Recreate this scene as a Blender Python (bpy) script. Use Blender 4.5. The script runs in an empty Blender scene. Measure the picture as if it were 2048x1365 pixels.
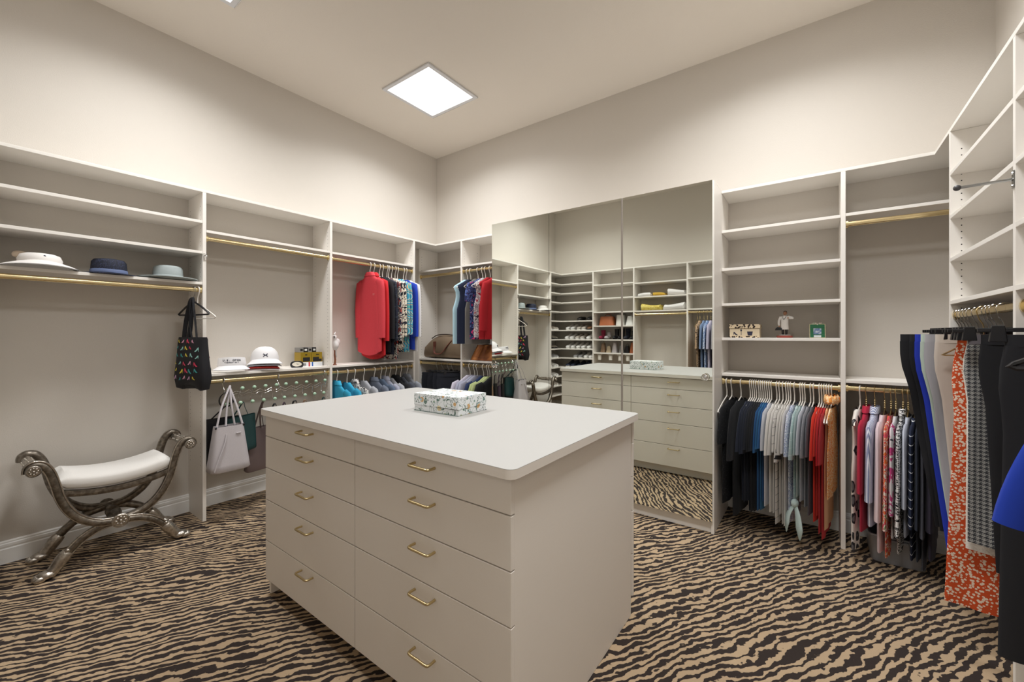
import bpy, bmesh, math, random
from mathutils import Vector, Matrix
R = math.radians
pi = math.pi
sc = bpy.context.scene
col = sc.collection

# ------------------------------------------------------------------ camera, light, exposure
CAM = (3.8581, -3.6255, 1.36); YAW = 36.385; FPX = 820.6
cd = bpy.data.cameras.new('camera'); cam = bpy.data.objects.new('camera', cd); col.objects.link(cam)
cam.location = CAM; cam.rotation_euler = (R(90), 0, R(YAW))
cd.sensor_width = 36; cd.lens = FPX / 2048 * 36
cd.shift_y = -(682.5 - 667.86) / 2048; cd.shift_x = (1024 - 1023.5) / 2048
cd.clip_start = .02; cd.clip_end = 60
sc.camera = cam
w = bpy.data.worlds.new('world'); sc.world = w; w.use_nodes = True
w.node_tree.nodes['Background'].inputs[0].default_value = (.5, .5, .5, 1)
w.node_tree.nodes['Background'].inputs[1].default_value = .0
sc.view_settings.view_transform = 'Standard'; sc.view_settings.look = 'None'
sc.view_settings.gamma = 1; sc.view_settings.use_curve_mapping = False
sc.view_settings.exposure = 0.0
PANEL_RADIANCE = 5.0
PANEL_WATTS = 26.5; PANEL_SPREAD = 145
LIGHT_SPOTS = ((1.02, -1.03), (1.0, -2.81), (3.69, -1.03), (3.69, -2.81))
for lx, ly in LIGHT_SPOTS:                                        # the lamp inside each ceiling panel
    ld = bpy.data.lights.new('panel_lamp', 'AREA'); lo = bpy.data.objects.new('panel_lamp', ld); col.objects.link(lo)
    ld.shape = 'SQUARE'; ld.size = .54; ld.energy = PANEL_WATTS; ld.spread = R(PANEL_SPREAD); ld.color = (.97, .985, 1.0); lo.location = (lx, ly, 3.5655)

# ------------------------------------------------------------------ materials
def C(h):
    h = h.lstrip('#'); v = [int(h[i:i+2], 16) / 255 for i in (0, 2, 4)]
    return tuple(((c / 12.92) if c <= .04045 else ((c + .055) / 1.055) ** 2.4) for c in v) + (1,)
MATS = {}
def base(name):
    m = bpy.data.materials.new(name); m.use_nodes = True
    return m, m.node_tree, m.node_tree.nodes['Principled BSDF']
def mat(name, hexc, rough=.55, metal=0, **kw):
    if name in MATS: return MATS[name]
    m, nt, b = base(name)
    b.inputs['Base Color'].default_value = C(hexc); b.inputs['Roughness'].default_value = rough
    b.inputs['Metallic'].default_value = metal
    for k, v in kw.items():
        b.inputs[k.replace('_', ' ')].default_value = v
    MATS[name] = m; return m
class G:
    """tiny node-graph helper"""
    def __init__(s, nt): s.nt = nt
    def n(s, t, ins=None, **props):
        x = s.nt.nodes.new(t)
        for k, v in props.items(): setattr(x, k, v)
        for k, v in (ins or {}).items():
            if hasattr(v, 'is_linked') or v.__class__.__name__.startswith('NodeSocket'): s.nt.links.new(v, x.inputs[k])
            else: x.inputs[k].default_value = v
        return x
    def m(s, op, a, b=0., c=0.):
        return s.n('ShaderNodeMath', {0: a, 1: b, 2: c}, operation=op).outputs[0]
    def co(s): return s.n('ShaderNodeTexCoord').outputs['Object']
    def mp(s, v, scale=(1, 1, 1), rot=(0, 0, 0), loc=(0, 0, 0)):
        return s.n('ShaderNodeMapping', {'Vector': v, 'Scale': scale, 'Rotation': rot, 'Location': loc}).outputs[0]
    def xyz(s, v):
        o = s.n('ShaderNodeSeparateXYZ', {0: v}).outputs; return o[0], o[1], o[2]
    def noise(s, v, scale, detail=2., rough=.5, dist=0.):
        return s.n('ShaderNodeTexNoise', {'Vector': v, 'Scale': scale, 'Detail': detail, 'Roughness': rough, 'Distortion': dist}).outputs[0]
    def vor(s, v, scale, feature='F1', rnd=1.):
        return s.n('ShaderNodeTexVoronoi', {'Vector': v, 'Scale': scale, 'Randomness': rnd}, feature=feature)
    def ramp(s, f, stops, interp='CONSTANT'):
        r = s.n('ShaderNodeValToRGB', {0: f}); e = r.color_ramp; e.interpolation = interp
        while len(e.elements) < len(stops): e.elements.new(.5)
        for el, (p, h) in zip(e.elements, stops):
            el.position = p; el.color = C(h) if isinstance(h, str) else h
        return r.outputs[0]
    def mix(s, f, a, b):
        x = s.n('ShaderNodeMix', data_type='RGBA')
        for i, v in ((0, f), (6, a), (7, b)):
            if isinstance(v, str): v = C(v)
            if hasattr(v, 'is_linked'): s.nt.links.new(v, x.inputs[i])
            else: x.inputs[i].default_value = v
        return x.outputs[2]
def gmat(name, fn, rough=.8, metal=0, bump=None, **kw):
    if name in MATS: return MATS[name]
    m, nt, b = base(name); g = G(nt); c = fn(g)
    if hasattr(c, 'is_linked'): nt.links.new(c, b.inputs['Base Color'])
    b.inputs['Roughness'].default_value = rough; b.inputs['Metallic'].default_value = metal
    for k, v in kw.items(): b.inputs[k.replace('_', ' ')].default_value = v
    if bump:
        h = bump(g); bn = g.n('ShaderNodeBump', {'Height': h, 'Strength': .35, 'Distance': .002}); nt.links.new(bn.outputs[0], b.inputs['Normal'])
    MATS[name] = m; return m
def plaster(name, hexa, hexb):
    def f(g):
        v = g.co(); return g.mix(g.noise(v, 1.7, 3), hexa, hexb)
    return gmat(name, f, .85, bump=lambda g: g.noise(g.co(), 180, 2))
wall_m = plaster('wall_paint', '#d4cdc4', '#d1cac0')
ceil_m = plaster('ceiling_paint', '#e4dcd2', '#e1d9ce')
def linen(g):
    v = g.co(); a = g.noise(g.mp(v, (3, 3, 220)), 6, 2); b = g.noise(g.mp(v, (160, 160, 4)), 4, 2)
    return g.mix(g.m('MULTIPLY', g.m('ADD', a, b), .5), '#f1ebe2', '#f6f1ea')
mel = gmat('shelf_melamine', linen, .42)
mel_edge = mat('shelf_edge_band', '#f0ebe3', .4)
def carpet(g):
    v = g.co()
    u = g.mp(v, rot=(0, 0, R(-57.4)))             # local x now runs along the stripes
    x, y, z = g.xyz(u)
    big = g.noise(g.mp(u, (.55, 1, 1)), 2.8, 2, .5)
    mid = g.noise(g.mp(u, (.7, 1.1, 1)), 21, 2.5, .55)
    fine = g.noise(v, 130, 2, .6)
    ph = g.m('ADD', g.m('MULTIPLY', y, 1 / .035), g.m('MULTIPLY', big, 6.0))
    ph = g.m('ADD', ph, g.m('MULTIPLY', mid, 1.7))
    s = g.m('SINE', g.m('MULTIPLY', ph, 2 * pi))
    thr = g.m('MULTIPLY', g.m('SUBTRACT', g.noise(g.mp(u, (.5, 1.6, 1), loc=(3, 1, 0)), 17, 1.2), .535), 3.6)
    s = g.m('ADD', g.m('ADD', s, thr), g.m('MULTIPLY', g.m('SUBTRACT', fine, .5), .55))
    f = g.n('ShaderNodeMapRange', {0: s, 1: -.12, 2: .12}).outputs[0]
    tan = g.mix(g.noise(v, 400, 2), '#a58d6e', '#bba284'); dk = g.mix(g.noise(v, 300, 2), '#211814', '#31251f')
    return g.mix(f, dk, tan)
carpet_m = gmat('zebra_carpet', carpet, .95, bump=lambda g: g.noise(g.co(), 500, 2))
base_m = mat('baseboard_paint', '#f2f0ec', .4)
top_m = mat('island_laminate', '#b5b3af', .5)
brass = mat('polished_brass', '#ead6a6', .24, 1)
brassy = mat('satin_brass', '#cdb98c', .3, 1)
chrome = mat('chrome', '#d8d8d8', .15, 1)
steel = mat('brushed_steel', '#9a9a98', .3, 1)
mirror_m = mat('mirror_glass', '#eef1ea', .0, 1)
dark = mat('dark_gap', '#2a241e', .8)
hole_m = mat('pin_hole', '#1c1814', .9)
white_pl = mat('white_plastic', '#ece6dc', .35)
black_pl = mat('black_plastic', '#17171a', .4)
glass_m = mat('clear_acrylic', '#ffffff', .03, 0, Transmission_Weight=1.0, IOR=1.45)
def emis(name, s):
    m = bpy.data.materials.new(name); m.use_nodes = True; nt = m.node_tree
    nt.nodes.remove(nt.nodes['Principled BSDF']); e = nt.nodes.new('ShaderNodeEmission')
    e.inputs[0].default_value = (.97, .985, 1.0, 1); e.inputs[1].default_value = s
    nt.links.new(e.outputs[0], nt.nodes['Material Output'].inputs[0]); return m
diff_m = emis('light_diffuser', PANEL_RADIANCE)

# ------------------------------------------------------------------ mesh helpers
class MB:
    def __init__(s): s.v = []; s.f = []
    def add(s, vs, fs):
        o = len(s.v); s.v += [tuple(p) for p in vs]; s.f += [tuple(i + o for i in f) for f in fs]; return s
    def box(s, x0, x1, y0, y1, z0, z1):
        if x0 > x1: x0, x1 = x1, x0
        if y0 > y1: y0, y1 = y1, y0
        vs = [(x, y, z) for z in (z0, z1) for y in (y0, y1) for x in (x0, x1)]
        return s.add(vs, [(0, 2, 3, 1), (4, 5, 7, 6), (0, 1, 5, 4), (2, 6, 7, 3), (0, 4, 6, 2), (1, 3, 7, 5)])
    def loft(s, rings, cap0=True, cap1=True, closed=False):
        n = len(rings[0]); vs = [p for r in rings for p in r]; fs = []
        m = len(rings)
        for i in range(m if closed else m - 1):
            a = i * n; b = ((i + 1) % m) * n
            for j in range(n):
                k = (j + 1) % n; fs.append((a + j, a + k, b + k, b + j))
        if not closed:
            if cap0: fs.append(tuple(range(n))[::-1])
            if cap1: fs.append(tuple(range((m - 1) * n, m * n)))
        return s.add(vs, fs)
    def tube(s, pts, r, n=8, closed=False, flat=None):
        """sweep; r number or list; flat=(ry scale) squashes along binormal"""
        pts = [Vector(p) for p in pts]; m = len(pts); rr = r if isinstance(r, (list, tuple)) else [r] * m
        tans = []
        for i in range(m):
            a = pts[i - 1] if (i > 0 or closed) else pts[0]; b = pts[(i + 1) % m] if (i < m - 1 or closed) else pts[-1]
            t = b - a; tans.append(t.normalized() if t.length > 1e-9 else Vector((0, 0, 1)))
        u = tans[0].orthogonal().normalized(); rings = []
        for i in range(m):
            t = tans[i]; u = (u - t * u.dot(t)); u = u.normalized() if u.length > 1e-6 else t.orthogonal().normalized()
            b = t.cross(u); fl = 1 if flat is None else flat
            rings.append([pts[i] + (u * math.cos(2 * pi * k / n) + b * math.sin(2 * pi * k / n) * fl) * rr[i] for k in range(n)])
        return s.loft(rings, closed=closed)
    def lathe(s, prof, n=20, o=(0, 0, 0), axis='z'):
        rings = []
        for r, z in prof:
            ring = []
            for k in range(n):
                c, q = math.cos(2 * pi * k / n) * r, math.sin(2 * pi * k / n) * r
                p = {'z': (c, q, z), 'x': (z, c, q), 'y': (q, z, c)}[axis]
                ring.append((p[0] + o[0], p[1] + o[1], p[2] + o[2]))
            rings.append(ring)
        return s.loft(rings)
    def ell(s, o, rx, ry, rz, n=14, m=9, pw=1.):
        rings = []
        for i in range(m):
            a = -pi / 2 + pi * (i + .02) / (m - .96); c = max(.02, math.cos(a)) ** pw; q = math.sin(a)
            rings.append([(o[0] + rx * c * math.cos(2 * pi * k / n), o[1] + ry * c * math.sin(2 * pi * k / n), o[2] + rz * q) for k in range(n)])
        return s.loft(rings)
    def poly(s, pts, d):
        """extruded polygon: pts list of 3d points, d thickness vector"""
        n = len(pts); d = Vector(d); a = [Vector(p) for p in pts]; b = [p + d for p in a]
        return s.add(a + b, [tuple(range(n))[::-1], tuple(range(n, 2 * n))] + [(i, (i + 1) % n, (i + 1) % n + n, i + n) for i in range(n)])
    def xf(s, M):
        s.v = [tuple(M @ Vector(p)) for p in s.v]; return s
    def mesh(s, name, m, smooth=False, bevel=0):
        me = bpy.data.meshes.new(name); me.from_pydata(s.v, [], s.f); me.update()
        bm = bmesh.new(); bm.from_mesh(me)
        bmesh.ops.recalc_face_normals(bm, faces=bm.faces)
        if bevel: bmesh.ops.bevel(bm, geom=[e for e in bm.edges if e.is_manifold and e.calc_face_angle(0) > .6], offset=bevel, segments=2, affect='EDGES', profile=.5)
        bm.to_mesh(me); bm.free()
        if smooth:
            me.polygons.foreach_set('use_smooth', [True] * len(me.polygons))
            try: me.set_sharp_from_angle(angle=R(50))
            except Exception: pass
        me.materials.append(m); return me
    def build(s, name, m, parent=None, smooth=False, bevel=0):
        o = bpy.data.objects.new(name, s.mesh(name, m, smooth, bevel)); col.objects.link(o)
        if parent is not None: o.parent = parent
        return o
def tag(o, label, cat, group=None, kind=None):
    o['label'] = label; o['category'] = cat
    if group: o['group'] = group
    if kind: o['kind'] = kind
    return o
def thing(name, label, cat, loc=(0, 0, 0), rz=0, group=None):
    o = bpy.data.objects.new(name, None); col.objects.link(o); o.empty_display_size = .05
    o.location = loc; o.rotation_euler = (0, 0, R(rz)); return tag(o, label, cat, group)
def part(name, me, parent, loc=(0, 0, 0)):
    o = bpy.data.objects.new(name, me); col.objects.link(o); o.parent = parent; o.location = loc; return o
def copy_tree(o, parent=None):
    c = o.copy(); col.objects.link(c); c.parent = parent
    for ch in list(o.children): copy_tree(ch, c)
    return c
def struct(name, mb, m, **k):
    o = mb.build(name, m, **k); o['kind'] = 'structure'; return o
def bez(p, n=10):
    """Catmull-Rom through points"""
    p = [Vector(q) for q in p]; out = []
    for i in range(len(p) - 1):
        a = p[max(i - 1, 0)]; b = p[i]; c = p[i + 1]; d = p[min(i + 2, len(p) - 1)]
        for k in range(n):
            t = k / n
            out.append(.5 * ((2 * b) + (c - a) * t + (2 * a - 5 * b + 4 * c - d) * t * t + (3 * b - a - 3 * c + d) * t ** 3))
    out.append(p[-1]); return out

# ------------------------------------------------------------------ room shell
W, H, YN = 4.716, 3.579, -4.165
F = .303; ZT = 2.3845; TH = .019; MY = -.60
struct('floor', MB().box(-.1, W + .1, YN - .1, .1, -.06, 0), carpet_m)
struct('ceiling', MB().box(-.1, W + .1, YN - .1, .1, H, H + .08), ceil_m)
struct('wall_left', MB().box(-.1, 0, YN - .1, .1, 0, H), wall_m)
struct('wall_back', MB().box(0, W, 0, .1, 0, H), wall_m)
struct('wall_right', MB().box(W, W + .1, YN - .1, .1, 0, H), wall_m)
struct('wall_near', MB().box(0, W, YN - .1, YN, 0, H), wall_m)
BP = [(0, 0), (.014, 0), (.014, .085), (.011, .09), (.011, .096), (.013, .1), (.013, .115), (.009, .12), (.009, .127), (.004, .134), (0, .134)]
def baseboard(name, a, b, nrm):
    a, b, nrm = Vector((*a, 0)), Vector((*b, 0)), Vector((*nrm, 0)); mb = MB()
    mb.loft([[p + nrm * d + Vector((0, 0, z)) for d, z in BP] for p in (a, b)]); struct(name, mb, base_m)
baseboard('baseboard_left', (.0005, YN), (.0005, 0), (1, 0)); baseboard('baseboard_back', (0, -.0005), (W, -.0005), (0, -1))
baseboard('baseboard_right', (W - .0005, 0), (W - .0005, YN), (-1, 0)); baseboard('baseboard_near', (3.165, YN + .0005), (0, YN + .0005), (0, 1)); baseboard('baseboard_near_end', (W, YN + .0005), (4.155, YN + .0005), (0, 1))

dm = mat('door_paint', '#ece8e1', .4)
door = struct('door_1', MB().box(3.25, 4.07, YN + .001, YN + .036, .006, 2.05), dm, bevel=.002)
for zz0, zz1 in ((.2, .95), (1.1, 1.9)):
    for xx0, xx1 in ((3.36, 3.63), (3.69, 3.96)): MB().box(xx0, xx1, YN + .036, YN + .042, zz0, zz1).build('door_panel', dm, door, bevel=.003)
MB().lathe([(.026, 0), (.026, .006), (.010, .01), (.010, .035), (.024, .042), (.027, .055), (.02, .066), (.004, .068)], 20, (3.32, YN + .0362, .98), 'y').build('door_knob', brassy, door, smooth=True)
cs = MB()
for a in ((3.17, 3.245), (4.075, 4.15)): cs.box(a[0], a[1], YN + .0008, YN + .024, 0, 2.13)
cs.box(3.17, 4.15, YN + .0008, YN + .024, 2.056, 2.13)
struct('trim_1', cs, base_m)
# ceiling light panels
LL = ('square white light panel in the ceiling above the corner of the room', 'square white light panel in the ceiling above the silver bench',
      'square white light panel in the ceiling above the hanging tops and framed picture', 'square white light panel in the ceiling beside the right wall shelves')
for (lx, ly), lb in zip(LIGHT_SPOTS, LL):
    t = thing('ceiling_light', lb, 'ceiling light', (lx, ly, H)); s = .305; i = .272
    mb = MB()
    for a in ((-s, s, -s, -i), (-s, s, i, s), (-s, -i, -i, i), (i, s, -i, i)): mb.box(*a, -.014, -.0005)
    mb.build('frame', mat('light_frame', '#d9d9dc', .35), t, bevel=.002)
    MB().box(-i, i, -i, i, -.008, -.004).build('diffuser', diff_m, t)
    MB().box(-s, s, s + .001, s + .006, -.012, -.0005).build('hinge_rail', chrome, t)

# ------------------------------------------------------------------ closet shelving
def bx(name, parent, *a, m=mel, bevel=.0012): return MB().box(*a).build(name, m, parent, bevel=bevel)
def rod(parent, a, b, name='hanging_rod'):
    a, b = Vector(a), Vector(b); d = (b - a).normalized(); a = a + d * .001; b = b - d * .001; s = Vector((-d.y, d.x, 0)); mb = MB()
    mb.loft([[p + s * .0075 * math.cos(2 * pi * k / 16) + Vector((0, 0, .0155 * math.sin(2 * pi * k / 16))) for k in range(16)] for p in (a, b)])
    o = mb.build(name, brass, parent, smooth=True)
    for p, q in ((a, 1), (b, -1)):
        mb = MB(); e = p + d * .012 * q
        mb.loft([[r + s * (.014 * math.cos(2 * pi * k / 16)) + Vector((0, 0, .024 * math.sin(2 * pi * k / 16))) for k in range(16)] for r in (p, e)])
        mb.build('rod_socket', brass, o, smooth=True)
    return o
def holes(parent, pts, nrm):
    mb = MB(); n = Vector(nrm)
    t = Vector((n.y, n.x, 0)) if abs(n.z) < .5 else Vector((1, 0, 0))
    for p in pts:
        p = Vector(p); a = [p + n * .0002 + t * .003 * math.cos(q) + Vector((0, 0, .003 * math.sin(q))) for q in (0, 1.05, 2.09, 3.14, 4.19, 5.24)]
        mb.add(a, [tuple(range(6))])
    o = mb.build('pin_holes', hole_m, parent); o['kind'] = 'stuff'; return o
def hz(z0, z1, st=.032): return [z0 + st * i for i in range(int((z1 - z0) / st))]

# continuous top boards
t = MB(); Z0, Z1 = ZT, ZT + TH
pts = [(0, YN), (2.9, YN), (2.9, YN + F), (F, YN + F), (F, -F), (1.384, -F), (1.384, 0), (0, 0)]
tb = t.poly([(x, y, Z0) for x, y in pts], (0, 0, TH)).build('top_board', mel_edge, bevel=.001)
tag(tb, 'cream top board running over the left wall shelving into the corner by the mirrors', 'shelf')
pts = [(3.3155, 0), (3.3155, -F), (W - F, -F), (W - F, -2.62), (W, -2.62), (W, 0)]
tb = MB().poly([(x, y, Z0) for x, y in pts], (0, 0, TH)).build('top_board', mel_edge, bevel=.001)
tag(tb, 'cream top board running over the picture shelves and the right wall shelving', 'shelf')

PW = .011
def ypanel(parent, yc, x0=0., x1=F, xh=None, z0=0., faces=(1, -1)):        # panel standing across the left / right wall (normal along y)
    p = bx('side_panel', parent, x0, x1, yc - PW, yc + PW, z0, ZT - .0005)
    for s in faces:
        for xx in ((x0 + .04, x1 - .04)): holes(p, [(xx, yc + s * PW, z) for z in hz(.4, 2.34)], (0, s, 0))
    return p
def xpanel(parent, xc, y0=-F, y1=0., z0=0., pw=PW, faces=(1, -1)):
    p = bx('side_panel', parent, xc - pw, xc + pw, y0, y1, z0, ZT - .0005)
    for s in faces:
        for yy in ((y0 + .04, y1 - .04)): holes(p, [(xc + s * pw, yy, z) for z in hz(.4, 2.34)], (s, 0, 0))
    return p
YA, YB, YC, YP = -2.553, -1.584, -.615, -3.51
u = thing('shelving_unit', 'cream wall shelving holding three sun hats above the silver bench', 'shelving unit', (0, 0, 0))
ypanel(u, YP)
for z in (2.178, 1.957, 1.733): bx('shelf', u, .001, F, YP + PW + .001, YA - PW - .001, z - TH, z)
rod(u, (.282, YP + PW, 1.677), (.282, YA - PW, 1.677))
u = thing('shelving_unit', 'cream wall shelving with caps on the counter shelf and handbags hanging below', 'shelving unit')
ypanel(u, YA)
for z in (2.115, 1.066): bx('shelf', u, .001, F, YA + PW + .001, YB - PW - .001, z - TH, z)
for z in (2.056, 1.006): rod(u, (.282, YA + PW, z), (.282, YB - PW, z))
u = thing('shelving_unit', 'cream wall shelving with red pullovers hanging between two full-height panels', 'shelving unit')
ypanel(u, YB); ypanel(u, YC)
for z in (2.112, 1.066): bx('shelf', u, .001, F, YB + PW + .001, YC - PW - .001, z - TH, z)
for z in (2.05, 1.0): rod(u, (.282, YB + PW, z), (.282, YC - PW, z))
u = thing('shelving_unit', 'narrow cream corner shelving with a canvas duffel bag on its lower shelf', 'shelving unit')
xpanel(u, .0115 + .0005, faces=(1,)); xpanel(u, .715)
for z in (2.112, 1.068): bx('shelf', u, .0245, .7035, -F, -.001, z - TH, z)
for z in (2.045, 1.012): rod(u, (.024, -.282, z), (.704, -.282, z))
u = thing('shelving_unit', 'cream shelving beside the mirrors with a cowhide bag under a row of tops', 'shelving unit')
xpanel(u, 1.365)
for z in (2.116, 1.068): bx('shelf', u, .7265, 1.3535, -F, -.001, z - TH, z)
for z in (2.05, 1.012): rod(u, (.726, -.282, z), (1.354, -.282, z))
u = thing('shelving_unit', 'cream shelving with five open shelves holding a figurine and a framed picture', 'shelving unit')
xpanel(u, 4.006, pw=.012)
for z in (2.113, 1.836, 1.581, 1.331, 1.072): bx('shelf', u, 3.3155, 3.9935, -F, -.001, z - TH, z)
rod(u, (3.3155, -.282, 1.013), (3.994, -.282, 1.013))
u = thing('shelving_unit', 'cream corner shelving with an empty upper brass rod above hanging blouses', 'shelving unit')
for z in (2.118, 1.07): bx('shelf', u, 4.0185, W - .0245, -F, -.001, z - TH, z)
xpanel(u, W - .012, faces=())
for z in (2.052, 1.016): rod(u, (4.018, -.282, z), (W - .024, -.282, z))
XR = W - F
u = thing('shelving_unit', 'cream right wall shelving with empty shelves above hanging trousers', 'shelving unit')
def rpanel(yc): return ypanel(u, yc, XR, W)
rpanel(-.623); rpanel(-1.46)
for z in (2.179, 1.960, 1.743, 1.527): bx('shelf', u, XR, W - .001, -.6345, -1.4485, z - TH, z)
rod(u, (4.434, -.634, 1.455), (4.434, -1.449, 1.455))
u = thing('shelving_unit', 'cream right wall shelving behind black trousers and a cobalt blue top', 'shelving unit')
rpanel(-2.61)
for z in (2.179, 1.960, 1.743, 1.527): bx('shelf', u, XR, W - .001, -1.4715, -2.5985, z - TH, z)
rod(u, (4.434, -1.471, 1.455), (4.434, -2.599, 1.455))
# near wall (seen in the mirrors)
YF = YN + F
u = thing('shoe_shelves', 'cream corner shelves wrapping the room corner and stacked with shoes', 'shoe shelf')
SHZ = [2.225 - .16 * i for i in range(13)]
for z in SHZ:
    q = [(.001, YN + .001), (.888, YN + .001), (.888, YF), (F, YF), (F, YP - PW - .001), (.001, YP - PW - .001)]
    MB().poly([(x, y, z - TH) for x, y in q], (0, 0, TH)).build('shelf', mel, u, bevel=.001)
u = thing('shelving_unit', 'cream shelving with handbags, boots and boot shapers seen in the mirror', 'shelving unit')
xpanel(u, .90, YN, YF); xpanel(u, 1.59, YN, YF)
for z in (2.17, 1.945, 1.72, 1.492, 1.267, 1.048): bx('shelf', u, .9115, 1.5785, YN + .001, YF, z - TH, z)
u = thing('shelving_unit', 'cream shelving with folded yellow and white linens seen in the mirror', 'shelving unit')
xpanel(u, 2.38, YN, YF)
for z in (2.154, 1.936, 1.717): bx('shelf', u, 1.6015, 2.3685, YN + .001, YF, z - TH, z)
rod(u, (1.601, YF - .02, 1.655), (2.369, YF - .02, 1.655))
u = thing('shelving_unit', 'cream shelving with a short row of patterned shirts seen in the mirror', 'shelving unit')
xpanel(u, 2.888, YN, YF)
for z in (2.169, 1.946, 1.722): bx('shelf', u, 2.3915, 2.8765, YN + .001, YF, z - TH, z)
rod(u, (2.391, YF - .02, 1.67), (2.877, YF - .02, 1.67))

# mirrored wardrobe
u = thing('mirror_wardrobe', 'tall wardrobe with three full-length mirrored doors and round clear knobs', 'wardrobe', (2.35, -.3, 0))
X0, X1 = 1.386, 3.314
def L(o): o.location = (-2.35, .3, 0); return o
L(bx('side_panel', u, X0, X0 + TH, -.580, -.001, 0, 2.4)); L(bx('side_panel', u, X1 - TH, X1, -.580, -.001, 0, 2.4))
L(bx('top_panel', u, X0 + TH, X1 - TH, -.580, -.001, 2.381, 2.4)); L(bx('base', u, X0 + TH, X1 - TH, -.560, -.001, 0, .085))
L(bx('back_panel', u, X0 + TH, X1 - TH, -.02, -.001, .086, 2.38))
for i, (a, b, kx) in enumerate(((1.395, 2.0235, 1.432), (2.0265, 2.668, None), (2.684, 3.306, 3.264))):
    d = L(MB().box(a, b, MY, -.5815, .088, 2.397).build('mirror_door', mirror_m, u))
    if i == 0:
        pass
    if kx:
        k = MB().lathe([(.011, 0), (.011, .006), (.007, .008), (.007, .014)], 20, (kx, 0, 1.065), 'y')
        k.v = [(x, MY - y - .0003, z) for x, y, z in k.v]; kn = k.build('knob_base', chrome, d, smooth=True)
        k = MB().lathe([(.008, .0145), (.02, .018), (.0235, .024), (.022, .031), (.014, .034), (.012, .031), (.006, .032)], 24, (kx, 0, 1.065), 'y')
        k.v = [(x, MY - y, z) for x, y, z in k.v]; k.build('knob', glass_m, d, smooth=True)
L(bx('door_edge_strip', u, 2.669, 2.683, MY, -.5815, .088, 2.397, m=mat('edge_strip', '#a59c92', .3, .2)))

# ------------------------------------------------------------------ island
IX0, IX1, IY0, IY1 = 1.555, 3.147, -2.645, -1.672
u = thing('island', 'cream island chest of drawers with ten brass-handled drawers on each long side', 'island', ((IX0 + IX1) / 2, (IY0 + IY1) / 2, 0))
def I(o): o.location = (-(IX0 + IX1) / 2, -(IY0 + IY1) / 2, 0); return o
isl = gmat('island_laminate_front', lambda g: g.mix(g.noise(g.mp(g.co(), (3, 3, 200)), 6, 2), '#efe7dc', '#f3ece3'), .45)
I(bx('body', u, IX0 + TH, IX1 - TH, IY0 + .002, IY1 - .002, .085, .938, m=isl))
I(bx('toe_kick', u, IX0 + .02, IX1 - .02, IY0 + .05, IY1 - .05, 0, .0845, m=isl))
for x in (IX0, IX1 - TH):
    o = I(bx('side_panel', u, x, x + TH, IY0 - .0005, IY1 - .02, 0.001, .939, m=isl))
ZS = [.937, .827, .663, .498, .286, .082]
def handle(parent, xc, yf, z, s):
    w = .05; pr = .034 * s
    p = bez([(xc - w, yf + .001 * s, z), (xc - w, yf + pr * .75, z), (xc - w + .009, yf + pr, z), (xc, yf + pr, z), (xc + w - .009, yf + pr, z), (xc + w, yf + pr * .75, z), (xc + w, yf + .001 * s, z)], 5)
    MB().tube(p, .0047, 8).build('handle', brassy, parent, smooth=True)
for yf, s, hzs in ((IY0 - .0195, -1, (.906, .784, .622, .461, .256)), (IY1 + .0195, 1, (.896, .774, .612, .451, .256))):
    for a, b, hx in ((IX0 + .001, 2.357, 1.985), (2.361, IX1 + .0005, 2.778)):
        for i in range(5):
            d = I(MB().box(a, b, yf, yf - s * .019, ZS[i + 1] + .002, ZS[i] - .002).build('drawer', isl, u, bevel=.0015))
            handle(d, hx, yf, hzs[i] if i else hzs[0] - .02 * 0, s)
def rrect(x0, x1, y0, y1, r, n=6):
    out = []
    for cx, cy, a in ((x1 - r, y1 - r, 0), (x0 + r, y1 - r, 90), (x0 + r, y0 + r, 180), (x1 - r, y0 + r, 270)):
        out += [(cx + r * math.cos(R(a + 90 * k / n)), cy + r * math.sin(R(a + 90 * k / n))) for k in range(n + 1)]
    return out
wt = MB(); rings = []
for z, ins in ((.9395, .001), (.9405, 0), (.9698, 0), (.9705, .0007)):
    rings.append([(x, y, z) for x, y in rrect(1.533 + ins, 3.169 - ins, -2.687 + ins, -1.632 - ins, .03)])
wk = wt.loft(rings).build('worktop', top_m)
MB().loft([[(x, y, z) for x, y in rrect(1.533 - .0006, 3.169 + .0006, -2.687 - .0006, -1.632 + .0006, .03)] for z in (.9405, .9690)], False, False).build('edge_band', isl, wk, smooth=True)
tag(wk, 'pale off-white worktop with rounded corners on the drawer island', 'countertop')
ITOP = .9705

# ------------------------------------------------------------------ fabrics
def fab(name, h, rough=.85): return mat('fabric_' + name, h, rough, Sheen_Weight=.04)
def heather(name, a, b, s=260):
    return gmat('fabric_' + name, lambda g: g.mix(g.noise(g.co(), s, 3), a, b), .9)
def stripes(name, a, b, period, duty, axis=2, skew=0.):
    def f(g):
        x = g.xyz(g.co()); q = g.m('ADD', x[axis], g.m('MULTIPLY', x[0 if axis else 2], skew))
        fr = g.m('FRACT', g.m('MULTIPLY', q, 1 / period)); return g.mix(g.m('LESS_THAN', fr, duty), a, b)
    return gmat('fabric_' + name, f, .85)
def grid(name, a, b, period, duty):
    def f(g):
        x = g.xyz(g.co())
        p = g.m('LESS_THAN', g.m('FRACT', g.m('MULTIPLY', x[0], 1 / period)), duty); q = g.m('LESS_THAN', g.m('FRACT', g.m('MULTIPLY', x[2], 1 / period)), duty)
        return g.mix(g.m('MAXIMUM', p, q), a, b)
    return gmat('fabric_' + name, f, .85)
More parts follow.
